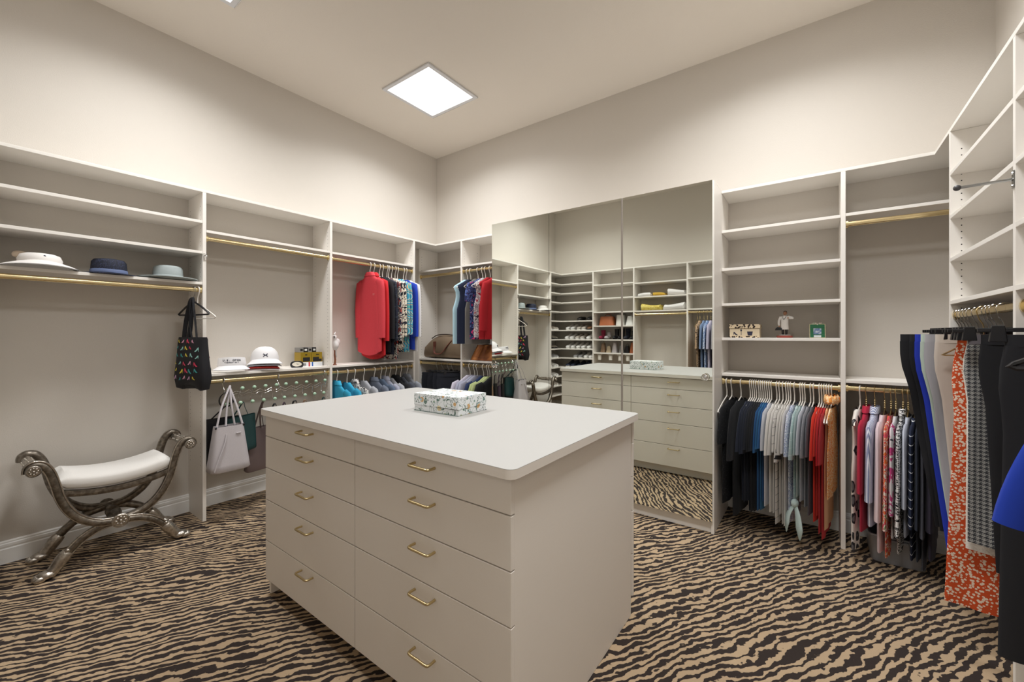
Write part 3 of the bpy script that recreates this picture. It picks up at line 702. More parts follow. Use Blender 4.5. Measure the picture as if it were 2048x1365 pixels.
MB().box(-.02, .075, .0195, .0203, -.205, -.199).build('welt_pocket', mat('beige_stitch', '#a99e92', .8), bp)
hanger('clip', 'R', R_(-1.60), -6, 'black clip hanger beyond the valet rod panel'); trousers('hanging_trousers', 'long black trousers beyond the valet rod panel', 'R', R_(-1.60), f_bt, 1.0, .075, .08, .022, seed=2, yaw=-6, xs=0)
hanger('black', 'R', R_(-2.08), -6, 'black hanger holding the cobalt blue top'); shirt('hanging_blouse', 'cobalt blue top with wide sleeves beyond the black trousers', 'R', R_(-2.08), fab('cobalt_top', '#1237a8'), .55, .06, 'short', .34, 36, .02, seed=1, yaw=-4, amp=.004, sw=.055, drop=.06, neck=.03)
hanger('slim', 'R', R_(-1.055), 0, 'gold-coloured hanger poking out between beige and orange trousers')

# near wall, mirrored only
f_lbr = spots('brown_leopard', '#c9a887', '#3a2a22', 38, .36); f_sk = fab('steel_blue', '#7f93b4'); f_tie = blots('blue_tie_dye', ['#dfe6f0', '#6f8fc0', '#8fa8d0', '#e6ecf4', '#5f7fb4'], 16); f_li = fab('lilac_white', '#ccc6dc')
for i, (x, m, lb) in enumerate(((2.547, f_lbr, 'brown leopard print shirt seen in the mirror'), (2.60, f_sk, 'steel blue shirt seen in the mirror'), (2.645, f_tie, 'blue tie-dye shirt seen in the mirror'), (2.69, f_li, 'lilac shirt seen in the mirror'), (2.75, f_sg, 'grey shirt at the end of the rod seen in the mirror'))):
    p = (x, YF - .02, 1.67); hanger('gold', 'N', p, 0, 'gold-coloured hanger on the rod across from the mirrors', 'gold hangers across from the mirrors')
    shirt('hanging_shirt', lb, 'N', p, m, .82, .2, 'short' if i > 0 else 'long', .3, 8, .016, seed=1, drop=.022, amp=.006)
hanger('gold', 'N', (2.515, YF - .02, 1.67), 0, 'bare gold-coloured hanger across from the mirrors')

# ------------------------------------------------------------------ silver curule bench
pew = gmat('antique_silver', lambda g: g.ramp(g.noise(g.co(), 45, 4), [(0, '#3a342e'), (.45, '#6c645a'), (.75, '#968d81')], 'LINEAR'), .36, .85, bump=lambda g: g.noise(g.co(), 120, 3))
sil = gmat('worn_silver', lambda g: g.ramp(g.noise(g.co(), 70, 4), [(0, '#6c645b'), (.5, '#b3aba0'), (.8, '#d3ccc2')], 'LINEAR'), .28, .9, bump=lambda g: g.noise(g.co(), 160, 3))
cush = gmat('ivory_upholstery', lambda g: g.mix(g.noise(g.co(), 200, 2), '#dcd8d2', '#e6e2dc'), .9)
bn = thing('curule_bench', 'antique silver X-frame bench with scrolled arms, paw feet and ivory seat', 'bench', (.285, -3.03, 0))
CV = [(-.366, .606), (-.362, .634), (-.338, .648), (-.308, .634), (-.283, .59), (-.264, .52), (-.246, .44), (-.214, .36), (-.164, .292), (-.09, .245), (0, .229), (.085, .214), (.155, .178), (.212, .122), (.248, .07)]
for fx, fr in ((.172, 1), (-.172, -1)):
    for sg in (1, -1):
        xo = fx - (.004 if sg > 0 else .012) * fr
        path = bez([(xo, sg * y, z) for y, z in CV], 5); n = len(path)
        MB().tube(path, [.0215 + .005 * math.sin(pi * i / n) for i in range(n)], 10, flat=.85).build('curved_leg', pew, bn, smooth=True)
        for off in (-.018, .018):
            q = []
            for i, p in enumerate(path):
                a, b = path[max(i - 1, 0)], path[min(i + 1, n - 1)]; t_ = (b - a); t_.normalize(); nn = Vector((0, -t_.z, t_.y)); q.append(p + nn * off + Vector((fr * .0145, 0, 0)))
            MB().tube(q, .0042, 6).build('bead_trim', sil, bn, smooth=True)
        fy = sg * .262
        MB().tube(bez([(xo, sg * .212, .122), (xo, sg * .238, .088), (xo, sg * .262, .05), (xo, sg * .28, .03)], 4), [.026, .03, .032, .033, .033, .032, .031, .03, .03, .029, .029, .028, .026], 10).build('ankle', sil, bn, smooth=True)
        pw = MB().ell((xo, sg * .293, .026), .038, .042, .0255, 14, 8)
        for k in (-1.5, -.5, .5, 1.5): pw.ell((xo + k * .0175, sg * (.330 - abs(k) * .006), .017), .0108, .026, .0168, 10, 7)
        pw.build('paw_foot', sil, bn, smooth=True)
        ds = MB()
        for k in range(5): ds.ell((xo + .02 * fr, sg * (.218 + .011 * k), .116 - .017 * k + .016), .008, .011, .012, 8, 6)
        ds.build('leaf_carving', sil, bn, smooth=True)
    def rosette(y, z, r, nm):
        xx = fx + .019 * fr; m_ = MB().lathe([(r, 0), (r, .006), (r * .86, .010), (r * .8, .006), (0.001, .006)], 24, (0, y, z), 'x')
        for k in range(8):
            a = 2 * pi * k / 8; m_.ell((.008, y + r * .5 * math.cos(a), z + r * .5 * math.sin(a)), .005, r * .2, r * .2, 8, 6)
        m_.ell((.010, y, z), .006, r * .2, r * .2, 10, 6)
        m_.v = [(xx + fr * v[0], v[1], v[2]) for v in m_.v]; m_.build(nm, sil, bn, smooth=True)
    rosette(0, .229, .041, 'rosette')
    for sg in (1, -1): rosette(sg * .345, .617, .031, 'arm_rosette')
for sg in (1, -1):
    prof = [(.016, -.15)] + [(.021 + .004 * math.sin(k * 1.9) + (.004 if 4 < k < 12 else 0), -.15 + .3 * k / 16) for k in range(17)] + [(.016, .15)]
    m_ = MB().lathe(prof, 16, (0, sg * .345, .617), 'x')
    for k in range(9):
        for j in range(6): m_.ell((-.09 + .0225 * k, sg * .345 + .024 * math.cos(j * 1.05 + k), .617 + .024 * math.sin(j * 1.05 + k)), .009, .006, .006, 6, 5)
    m_.build('arm_roller', sil, bn, smooth=True)
MB().lathe([(.017, -.16), (.02, -.1), (.034, -.04), (.02, -.02), (.036, 0), (.02, .02), (.034, .04), (.02, .1), (.017, .16)], 16, (0, 0, .229), 'x').build('stretcher', pew, bn, smooth=True)
def sag(y): return .044 * (y / .26) ** 2
for fx in (.158, -.158):
    MB().loft([[(fx + dx, y, .405 + sag(y) + dz) for dx, dz in ((-.014, 0), (.014, 0), (.016, .014), (.014, .034), (-.014, .034))] for y in [-.255 + .51 * k / 12 for k in range(13)]]).build('seat_rail', pew, bn)
rg = []
for k in range(17):
    y = -.252 + .504 * k / 16; e = min(1, (1 - abs(y) / .2525) * 9 + .35)
    ring = []
    for j in range(28):
        a = 2 * pi * j / 28; c, s_ = math.cos(a), math.sin(a)
        x = .166 * math.copysign(abs(c) ** .35, c); zz = .477 + sag(y) + (.042 + .016 * (1 - (x / .17) ** 2) if s_ > 0 else .036) * math.copysign(abs(s_) ** .45, s_) * e
        ring.append((x * (.985 + .015 * e), y, zz))
    rg.append(ring)
MB().loft(rg).build('seat_cushion', cush, bn, smooth=True)

# ------------------------------------------------------------------ hats on the left shelf
SZ = 1.733
wh = mat('hat_white', '#e4dfda', .8); hc = mat('hat_cream', '#cbb9a4', .85)
h = thing('sun_visor', 'white wide-brimmed sun visor with beige cloth ties on the hat shelf', 'hat', (.235, -3.331, SZ + .005), 0)
rg = []
for rr, dz in ((.085, .034), (.10, .03), (.135, .018), (.165, .002)):
    rg.append([(rr * math.cos(R(-105 + 210 * k / 24)) * .95, rr * math.sin(R(-105 + 210 * k / 24)), .004 + dz + .006 * math.cos(R(-105 + 210 * k / 24) * 2)) for k in range(25)])
vs = [p for r_ in rg for p in r_]; fs = [(i * 25 + j, i * 25 + j + 1, (i + 1) * 25 + j + 1, (i + 1) * 25 + j) for i in range(3) for j in range(24)]
m_ = MB().add(vs, fs); o2 = len(m_.v); m_.add([(x, y, z - .004) for x, y, z in vs], fs); m_.build('brim', wh, h, smooth=True)
MB().loft([[(r0 * math.cos(a), r0 * math.sin(a), z) for a in [2 * pi * k / 28 for k in range(28)]] for r0, z in ((.088, .03), (.09, .05), (.08, .075), (.06, .084), (.05, .078), (.06, .06), (.078, .03))], False, False).build('crown_band', wh, h, smooth=True)
for sy, zz in ((-.075, .075), (.06, .066)): MB().ell((-.03, sy, zz), .03, .032, .022, 10, 7).build('cloth_tie', hc, h, smooth=True)
MB().lathe([(.005, 0), (.005, .002)], 12, (.081, .01, .066), 'x').build('button', mat('navy_button', '#1d2240', .4), h)
def hat(label, loc, m1, m2, rc, rb, hh, droop, mb_):
    t_ = thing('straw_hat', label, 'hat', loc)
    pf = [(.002, hh), (rc * .6, hh + .001), (rc * .86, hh - .004), (rc * .98, hh - .018), (rc * 1.02, .04), (rc * 1.04, .014)]
    MB().lathe(pf[::-1], 36).build('crown', m1, t_, smooth=True)
    MB().lathe([(rc * 1.05, .012), (rc * 1.07, .013), (rc * 1.055, .032), (rc * 1.03, .034)], 36).build('hat_band', mb_, t_, smooth=True)
    MB().lathe([(rc * .9, .012), (rc * 1.2, .010), (rb * .8, .008 + droop * .6), (rb, droop + .006), (rb + .001, droop + .002), (rb * .8, droop * .6), (rc * 1.2, .004), (rc * .9, .006)], 40).build('brim', m2, t_, smooth=True)
straw_n = gmat('navy_straw', lambda g: g.ramp(g.m('ADD', g.m('MULTIPLY', g.m('SINE', g.m('MULTIPLY', g.xyz(g.co())[2], 700)), .25), g.noise(g.co(), 160, 2)), [(0, '#10131f'), (.5, '#1c2136'), (.75, '#3a4263')]), .8)
straw_g = gmat('grey_straw', lambda g: g.mix(g.m('FRACT', g.m('MULTIPLY', g.xyz(g.co())[2], 190)), '#8f9797', '#aab2b0'), .8)
hat('navy woven straw hat with a blue-grey band on the hat shelf', (.215, -3.038, SZ), straw_n, straw_n, .084, .135, .102, .0, mat('blue_grey_band', '#5f6c8e', .8))
hat('pale grey-blue layered straw hat beside the tall panel on the hat shelf', (.205, -2.737, SZ), straw_g, straw_g, .082, .165, .102, .012, straw_g)

# ------------------------------------------------------------------ black tote on its hanger at the end of the rod
tp = (.282, -2.612, 1.677)
hanger('black', 'L', tp, 12, 'black hanger carrying the shoe print tote bag')
hanger('white', 'L', (.282, -2.588, 1.677), 15, 'bare white hanger behind the shoe print tote bag')
tt = thing('tote_bag', 'black tote bag printed with colourful high-heeled shoes, hanging from a black hanger', 'bag', (.300, -2.622, 1.0), 12)
blk_c = mat('black_canvas', '#15151a', .8)
m_ = MB(); rg = []
for z, wx, wy in ((0, .12, .02), (.01, .17, .042), (.05, .19, .05), (.18, .165, .044), (.31, .165, .030), (.335, .166, .022)):
    rg.append([(.92 * wx * math.copysign(abs(math.cos(a)) ** .4, math.cos(a)), wy * math.copysign(abs(math.sin(a)) ** .6, math.sin(a)), z + (.02 * math.cos(3 * math.cos(a)) - .02 if z < .02 else 0)) for a in [2 * pi * k / 28 for k in range(28)]])
body_t = m_.loft(rg, True, False).build('body', blk_c, tt, smooth=True)
for sx, yy in ((-.035, -.013), (.028, -.015)):
    MB().tube(bez([(sx - .045, yy, .325), (sx - .02, yy, .45), (sx * .3, yy * .7, .585), (sx * .3 + .01, 0, .606), (sx * .3 + .02, yy * .7, .585), (sx + .03, yy, .45), (sx + .05, yy, .325)], 4), .014, 8, flat=.22).build('strap', blk_c, tt, smooth=True)
HEEL = [(-.5, -.35), (-.44, -.35), (-.40, .1), (-.1, -.2), (.2, -.36), (.5, -.36), (.5, -.26), (.25, -.1), (.0, .15), (-.2, .42), (-.45, .5), (-.52, .2)]
rnd = random.Random(5); shoe_cols = ['#3e9c9c', '#e6d24a', '#d83a5c', '#c9a3c4', '#e9a9c0', '#9bd0c8']
for face, fy in ((-1, 1), (1, -1)):
    bycol = {}
    for r_ in range(6):
        for c_ in range(5):
            px_ = -.125 + .058 * c_ + rnd.uniform(-.008, .008) + .016 * (r_ % 2); pz_ = .045 + .052 * r_ + rnd.uniform(-.008, .008); sz = rnd.uniform(.026, .04); fl = rnd.choice((-1, 1)); cc = rnd.choice(shoe_cols)
            lim = .15
            if abs(px_) > lim - .02: continue
            TB = ((.01, .17, .042), (.05, .19, .05), (.18, .165, .044), (.31, .165, .030), (.335, .166, .022))
            def srf(xx, zz):
                for (za, xa, ya), (zb, xb, yb) in zip(TB, TB[1:]):
                    if zz <= zb or zb == .335:
                        f_ = max(0, min(1, (zz - za) / (zb - za))); wx = .92 * (xa + (xb - xa) * f_); wy = ya + (yb - ya) * f_; break
                c0 = min(.999, abs(xx) / wx) ** 2.5; return wy * max(0, 1 - c0 * c0) ** .3
            pts = [(px_ + fl * sz * a, face * (srf(px_ + fl * sz * a, pz_ + sz * b) + .0025), pz_ + sz * b) for a, b in HEEL]
            MB().add(pts, [tuple(range(len(pts)))]).build('shoe_print', mat('print_' + cc[1:], cc, .7), body_t)

# ------------------------------------------------------------------ things on the counter shelf
CZ = 1.066
def text(body, size, m, parent, M, ext=.0003):
    cu = bpy.data.curves.new('lettering', 'FONT'); cu.body = body; cu.size = size; cu.align_x = 'CENTER'; cu.align_y = 'CENTER'; cu.extrude = ext; cu.offset = size * .03; cu.resolution_u = 3
    o = bpy.data.objects.new('tmp_text', cu); col.objects.link(o); dg = bpy.context.evaluated_depsgraph_get(); me = bpy.data.meshes.new_from_object(o.evaluated_get(dg))
    bpy.data.objects.remove(o); me.transform(M); me.materials.clear(); me.materials.append(m); q = bpy.data.objects.new('lettering', me); col.objects.link(q); q.parent = parent; return q
capw = mat('cap_white', '#e6e4e4', .75); ink = mat('ink_navy', '#20223a', .6)
# facing direction of the shelf things: towards the room and the bench end
v = thing('visor_cap', 'white golf visor lettered U.S. OPEN on the counter shelf', 'hat', (.175, -2.335, CZ), -20)
rg = []
for z, r0 in ((.036, .092), (.05, .095), (.098, .088), (.104, .086), (.098, .082), (.04, .087)):
    rg.append([(r0 * math.cos(2 * pi * k / 36), r0 * math.sin(2 * pi * k / 36) * 1.02, z + .010 * math.cos(2 * pi * k / 36)) for k in range(36)])
MB().loft(rg, False, False, closed=True).build('band', capw, v, smooth=True)
def brim(parent, m, r=.09, reach=.075, z0=.045, drop=.035, half=62, zoff=0, curl=.02, th=.003):
    vs = []; n = 22
    for i in range(6):
        f = i / 5
        for k in range(n + 1):
            a = R(-half + 2 * half * k / n); e = math.cos(a) ** .6; rr = r + reach * f * e
            vs.append((rr * math.cos(a), rr * math.sin(a), z0 - drop * f * e - curl * (abs(a) / R(half)) ** 2 * (.3 + .7 * f) + zoff))
    fs = [(i * (n + 1) + j, i * (n + 1) + j + 1, (i + 1) * (n + 1) + j + 1, (i + 1) * (n + 1) + j) for i in range(5) for j in range(n)]
    m_ = MB().add(vs, fs); m_.add([(x, y, z - th) for x, y, z in vs], fs); return m_.build('brim', m, parent, smooth=True)
brim(v, capw, .088, .075, .05, .03, 66, curl=.014)
def curve_text(txt, size, zc, parent, r, m):
    n = len(txt); stp = size * .72
    for i, ch in enumerate(txt):
        if ch == ' ': continue
        a = (i - (n - 1) / 2) * stp / r
        M = Matrix.Translation((r * math.cos(a), r * math.sin(a), zc + .010 * math.cos(a))) @ Matrix.Rotation(a, 4, 'Z') @ Matrix.Rotation(R(90), 4, 'Z') @ Matrix.Rotation(R(84), 4, 'X')
        yield ch, M
def lettering(txt, size, zc, parent, r, m):
    bm = bmesh.new()
    for ch, M in curve_text(txt, size, zc, parent, r, m):
        o = text(ch, size, m, None, M); bm.from_mesh(o.data); bpy.data.objects.remove(o)
    me = bpy.data.meshes.new('lettering'); bm.to_mesh(me); bm.free(); me.materials.append(m); o = bpy.data.objects.new('lettering', me); col.objects.link(o); o.parent = parent
lettering('U.S. OPEN', .019, .080, v, .0925, ink); lettering('PINEHURST NO.2', .0095, .063, v, .0948, ink)
def cap(label, loc, rz, mc, mbr, full=True, logo=False, rx=0, half_only=False, kk=1.):
    t_ = thing('baseball_cap', label, 'hat', loc, rz); t_.rotation_euler = (R(rx), 0, R(rz))
    rg = [[(.0945 * math.cos(2 * pi * j / 32), .0945 * math.sin(2 * pi * j / 32), .012) for j in range(32)]]
    for k in range(9):
        a = pi / 2 * k / 8; rr = .094 * math.cos(a) ** .75 if k < 8 else .003; rg.append([(rr * math.cos(2 * pi * j / 32), rr * math.sin(2 * pi * j / 32), .03 + .105 * math.sin(a)) for j in range(32)])
    rg = [[(x * kk, y * kk, z) for x, y, z in r_] for r_ in rg]
    inner = [[(x * .985, y * .985, z - .002) for x, y, z in r_] for r_ in rg][::-1]
    MB().loft(rg + inner, False, False).build('crown', mc, t_, smooth=True)
    MB().lathe([(.001, .136), (.007, .1365), (.007, .1345)], 10).build('top_button', mc, t_)
    brim(t_, mbr, .092 * kk, .075, .038, .033, 64, curl=.03)
    if logo:
        q = MB()
        for s_ in (1, -1):
            arc = bez([(0, -.016, s_ * .011), (0, -.008, s_ * .004), (0, 0, s_ * .0015), (0, .008, s_ * .004), (0, .016, s_ * .011)], 4); q.tube(arc, .0026, 6)
        for s_ in (1, -1):
            arc = bez([(0, s_ * .013, .012), (0, s_ * .007, .004), (0, s_ * .007, -.004), (0, s_ * .013, -.012)], 4); q.tube(arc, .0024, 6)
        q.xf(Matrix.Translation((.0895 * kk, 0, .068)) @ Matrix.Rotation(R(-14), 4, 'Y')); q.build('crossed_arc_logo', ink, t_)
    return t_
mint_c = mat('cap_mint', '#b9d3c8', .75); red_c = mat('cap_red', '#cc3a32', .75); gry_c = mat('cap_grey', '#b9bac0', .75)
cap('mint and white baseball cap at the bottom of the cap stack', (.165, -2.09, CZ + .001), -30, mint_c, capw)
cap('red baseball cap second from the bottom of the cap stack', (.165, -2.09, CZ + .018), -36, red_c, red_c, kk=1.03)
cap('grey baseball cap under the white cap in the stack', (.165, -2.09, CZ + .035), -26, gry_c, gry_c, kk=1.06)
cap('white baseball cap with a dark crossed-arc logo on top of the cap stack', (.165, -2.09, CZ + .052), -20, capw, capw, logo=True, kk=1.09)
dkp = mat('charcoal_plastic', '#2c2c30', .45)
ck = thing('desk_clock', 'small dark oval desk clock with a white dial on the counter shelf', 'clock', (.245, -1.865, CZ), -25)
m_ = MB(); rg = []
for x, s_ in ((-.022, .9), (-.012, 1), (.012, 1), (.02, .97)): rg.append([(x, .052 * s_ * math.copysign(abs(math.cos(a)) ** .6, math.cos(a)), max(0, .026 + .032 * s_ * math.sin(a))) for a in [2 * pi * k / 28 for k in range(28)]])
m_.loft(rg).build('case', dkp, ck, smooth=True)
m_ = MB(); m_.loft([[(x, .037 * math.cos(2 * pi * k / 28), .03 + .019 * math.sin(2 * pi * k / 28)) for k in range(28)] for x in (.0195, .0215)]).build('dial', mat('clock_dial', '#efe8d8', .5), ck)
m_ = MB().box(.0217, .0222, -.0008, .0008, .028, .042).box(.0217, .0222, -.001, .014, .0285, .0305); m_.build('hands', dark, ck)
def carton(label, loc, sx, sy, sz, m1, rz=0, lid=None, stripes_=(), nm='box'):
    t_ = thing(nm, label, 'box', loc, rz); MB().box(-sx / 2, sx / 2, -sy / 2, sy / 2, 0, sz).build('body', m1, t_, bevel=.0012)
    for (y0, y1, z0, z1, mm) in stripes_:
        MB().box(sx / 2, sx / 2 + .0006, -sy / 2 + y0 * sy, -sy / 2 + y1 * sy, z0 * sz, z1 * sz).build('printed_panel', mm, t_)
    return t_
gold = mat('gold_foil', '#b79a34', .3, .6); blkp = mat('black_card', '#1a1a1e', .4); whp = mat('white_card', '#e3e6ea', .5); redp = mat('red_ink', '#c23038', .5); blup = mat('blue_ink', '#2f5fa8', .5); slv = mat('silver_card', '#9b9a98', .35, .4)
carton('white golf ball box with red and blue stripes under the gold boxes', (.15, -1.715, CZ), .12, .20, .038, whp, 0, stripes_=((.35, .42, 0, 1, redp), (.5, .56, 0, 1, blup), (.08, .24, .2, .8, slv)))
for k, yy in ((0, -1.765), (1, -1.666)):
    carton('gold golf ball box with a black panel, stacked on the white box' if k == 0 else 'gold golf ball box with a dark arch, stacked beside the panelled one', (.15, yy, CZ + .0385), .115, .096, .088, gold, 0, stripes_=((.2, .85, .08, .5, blkp), (.4, .6, .7, .8, blkp)) if k == 0 else ((.1, .95, .05, .3, blkp), (.1, .7, .3, .5, blkp), (.4, .7, .7, .8, blkp)))
for k, (yy, mm) in enumerate(((-1.79, slv), (-1.752, blkp), (-1.713, slv), (-1.674, blkp))):
    carton(('silver sleeve of golf balls by the wall end of the gold boxes', 'black sleeve of golf balls between silver ones', 'silver sleeve of golf balls between black ones', 'black sleeve of golf balls closest to the panel')[k], (.13, yy, CZ + .127), .09, .036, .042, mm, 0, stripes_=((.2, .8, .3, .7, whp if mm is blkp else blkp),))
bd = thing('parrot_figurine', 'white parrot figurine perched on a brown stand beside the panel', 'figurine', (.245, -1.515, CZ))
bw = mat('bird_white', '#e9e6e4', .4)
m_ = MB(); m_.tube(bez([(0, 0, .14), (0, .006, .18), (0, 0, .225), (.004, -.006, .26), (.008, -.008, .282)], 4), [.012, .018, .024, .03, .033, .033, .031, .028, .024, .021, .02, .021, .021, .021, .019, .015, .004], 12)
m_.ell((-.004, .03, .215), .012, .026, .034, 10, 7); m_.build('body', bw, bd, smooth=True)
MB().tube(bez([(0, -.006, .285), (-.004, .004, .30), (-.012, .012, .312)], 3), [.008, .008, .007, .006, .005, .003, .001], 8).build('crest', bw, bd, smooth=True)
MB().tube(bez([(.02, -.018, .268), (.032, -.024, .262), (.032, -.024, .25)], 3), [.007, .007, .006, .005, .004, .003, .001], 8).build('beak', mat('beak', '#4a4442', .4), bd, smooth=True)
MB().tube(bez([(0, 0, .15), (-.004, .012, .11), (-.006, .02, .07)], 3), [.016, .014, .012, .01, .008, .006, .003], 8, flat=.5).build('tail', bw, bd, smooth=True)
MB().tube(bez([(0, .0, 0), (0, 0, .01), (.001, .003, .05), (0, -.003, .10), (0, 0, .145)], 3), [.022, .02, .016, .012, .01, .009, .009, .008, .008, .007, .006, .006, .006], 10).build('stand', mat('carved_wood', '#7c4a30', .5), bd, smooth=True)
hk = thing('valet_hook', 'small chrome folded valet hook on the panel above the tote bag', 'hook', (F + .0005, YA, 1.917))
MB().box(0, .004, -.008, .008, -.025, .025).build('plate', chrome, hk, bevel=.001); MB().tube(bez([(.004, 0, .01), (.03, .003, .006), (.034, .004, -.004), (.03, .006, -.016)], 4), .003, 8).build('arm', chrome, hk, smooth=True)

# ------------------------------------------------------------------ purse rack and handbags
rk = thing('purse_rack', 'chrome wire purse rack with mint green ball tips hanging from the lower rod', 'rack', (0, 0, 0))
ty = [-2.418, -2.329, -2.246, -2.166, -2.083, -2.010, -1.925, -1.840, -1.757, -1.675]
mint = mat('mint_ball', '#a9c8ae', .35)
for zz in (.912, .893):
    pts_ = []
    for k in range(10):
        pts_ += [(.31, ty[k] - .02, zz + .010), (.31, ty[k] + .012, zz - .008), (.31, ty[k] + .035, zz - .004)]
    MB().tube(bez(pts_, 2), .0023, 6).build('cross_wire', chrome, rk, smooth=True)
for y in ty:
    o = MB().tube(bez([(.355, y, .945), (.335, y, .925), (.314, y, .912), (.310, y - .004, .89), (.312, y - .01, .86), (.335, y - .014, .838), (.362, y - .016, .838)], 4), .0019, 6).build('hook', chrome, rk, smooth=True)
    for p in ((.36, y, .946), (.368, y - .016, .838)): MB().ell(p, .014, .014, .014, 12, 8).build('ball_tip', mint, o, smooth=True)
for y in (-2.43, -2.04, -1.645):
    MB().tube(bez([(.298, y, .995), (.299, y, 1.01), (.293, y, 1.025), (.282, y, 1.028), (.271, y, 1.024), (.268, y, 1.0), (.285, y, .97), (.31, y, .945), (.312, y, .912)], 4), .006, 8, flat=.3).build('rod_clip', chrome, rk, smooth=True)
def bag(name, label, loc, sx, sy0, sy1, hh, m1, handles=(), rz=0, flare=.0, mh=None, tilt=0, open_=True, depth_top=.5, mi=None, n1=28, group=None):
    t_ = thing(name, label, 'bag', loc, rz, group); rg = []
    for f in (0, .03, .15, .5, .85, 1):
        wy = (sy1 + (sy0 - sy1) * f) / 2 * (.93 if f == 0 else 1); wx = sx / 2 * (1 - (1 - depth_top) * f) * (.9 if f == 0 else 1)
        rg.append([(wx * math.copysign(abs(math.cos(a)) ** .5, math.cos(a)) * (1 + .06 * math.sin(5 * a) * f), wy * math.copysign(abs(math.sin(a)) ** .4, math.sin(a)), hh * f + tilt * wy * math.copysign(abs(math.sin(a)) ** .4, math.sin(a))) for a in [2 * pi * k / n1 for k in range(n1)]])
    b = MB().loft(rg, True, not open_).build('body', m1, t_, smooth=True)
    for pts_, r_ in handles: MB().tube(bez(pts_, 5), r_, 8, flat=.45).build('strap', mh or m1, t_, smooth=True)
    return t_, b
lw = gmat('pale_leather', lambda g: g.mix(g.noise(g.co(), 300, 2), '#b7b0b2', '#c3bdbf'), .5, bump=lambda g: g.noise(g.co(), 350, 2)); lg = mat('green_leather', '#17393a', .42); lk = mat('black_leather', '#121114', .4); lt = mat('taupe_leather', '#71615f', .5); lp = mat('plum_leather', '#3c2c3c', .5); lb_ = mat('tan_leather', '#8a6f58', .5)
t_, b_ = bag('handbag', 'pale grey leather bucket bag with drawstring hanging at the panel end of the rack', (.43, -2.445, .375), .15, .18, .26, .32, lw, (
    ([(.03, -.085, .31), (.0, -.045, .45), (-.06, .024, .585), (-.066, .032, .58), (-.03, .0, .45), (.02, -.025, .31)], .007), ([(.03, .03, .31), (.0, .02, .45), (-.062, .03, .585), (-.066, .034, .575), (-.02, .06, .45), (.02, .085, .31)], .007)), flare=0, depth_top=.55)
for yy in (-.085, -.025, .03, .085): MB().lathe([(.007, -.004), (.011, 0), (.007, .004)], 14, (.03, yy, .315), 'x').build('ring', mat('gunmetal', '#5a5a60', .25, 1), t_, smooth=True)
MB().tube(bez([(.048, -.03, .265), (.062, -.045, .2), (.074, -.085, .1), (.078, -.112, .02)], 4), .0045, 8).build('drawstring', lw, t_, smooth=True)
MB().box(.05, .056, .03, .062, .258, .268).build('keeper', lw, t_, bevel=.002)
bag('handbag', 'dark green leather bag behind the pale bucket bag', (.312, -2.325, .455), .075, .20, .215, .27, lg, (([(.0, -.06, .26), (.03, -.02, .34), (.056, .0, .385), (.03, .02, .34), (.0, .06, .26)], .005),), tilt=.12)
bag('handbag', 'black leather bag hanging low behind the green bag', (.225, -2.415, .36), .06, .23, .23, .36, lk, (([(.0, -.08, .35), (.09, -.02, .45), (.145, .0, .485), (.09, .02, .45), (.0, .08, .35)], .005),))
t_, b_ = bag('handbag', 'taupe leather tote hanging lowest, beside the island corner', (.225, -2.125, .265), .09, .22, .28, .34, lt, (([(.0, -.07, .33), (.08, -.06, .5), (.145, -.057, .578), (.08, -.05, .5), (.0, .0, .33)], .006), ([(.02, -.03, .33), (.08, -.057, .48), (.145, -.053, .576), (.08, -.04, .48), (.02, .085, .33)], .006)), tilt=.06)
for k, (yy, mm, lb2, dz) in enumerate(((-2.10, lk, 'black bag hanging between the taupe tote and a plum bag', .6), (-2.025, lp, 'plum leather bag on the middle of the purse rack', .58), (-1.94, lk, 'slim black bag beside the tan strap bag', .62), (-1.855, lb_, 'tan strap bag hanging from the purse rack', .6), (-1.69, lg, 'dark green bag at the shirt end of the purse rack', .6))):
    bag('handbag', lb2, (.36, yy, dz - .2), .06, .055, .06, .26, mm, (([(.0, -.018, .25), (.003, -.016, .36), (.008, 0, .398 - (dz - .6)), (.003, .016, .36), (.0, .018, .25)], .007),), n1=20)
cbl = thing('cable_loop', 'black corded belt coiled on the first hook of the purse rack', 'belt', (.345, -2.43, .88))
for k in range(3): MB().tube([(.01 * math.sin(a) + .004 * k, (.042 + .004 * k) * math.cos(a), -.01 + .055 * math.sin(a)) for a in [2 * pi * j / 24 for j in range(24)]], .003, 6, closed=True).build('coil', lk, cbl, smooth=True)

# ------------------------------------------------------------------ bags on the corner shelves
duf = mat('taupe_canvas', '#7d6a55', .8); lth = mat('brown_leather_trim', '#6b3a2c', .5)
d = thing('duffel_bag', 'taupe canvas duffel bag with brown leather handles on the corner shelf', 'bag', (.364, -.165, 1.068))
rg = []
for x, s_ in ((-.285, .8), (-.27, .95), (-.2, 1), (-.1, .97), (0, 1), (.1, .98), (.2, 1), (.29, .95), (.305, .8)):
    top = .27 - .10 * max(0, (-x - .13) / .15) - .02 * max(0, (x - .2) / .1)
    rg.append([(x + .02 * (.5 - math.sin(a)) * (-1 if x < 0 else 1) * (abs(x) > .15), .118 * s_ * math.copysign(abs(math.cos(a)) ** .55, math.cos(a)) * (1 - .25 * max(0, math.sin(a))), max(0.0, top * s_ * (.5 + .5 * math.copysign(abs(math.sin(a)) ** .6, math.sin(a)))) + .006 * math.sin(9 * a + 20 * x)*(math.sin(a) > -.3) + .006) for a in [2 * pi * k / 26 for k in range(26)]])
MB().loft(rg).build('body', duf, d, smooth=True)
MB().tube(bez([(-.10, -.112, .17), (-.09, -.13, .08), (-.03, -.14, .055), (.04, -.135, .07), (.11, -.12, .15), (.17, -.10, .215)], 5), .011, 8, flat=.6).build('handle', lth, d, smooth=True)
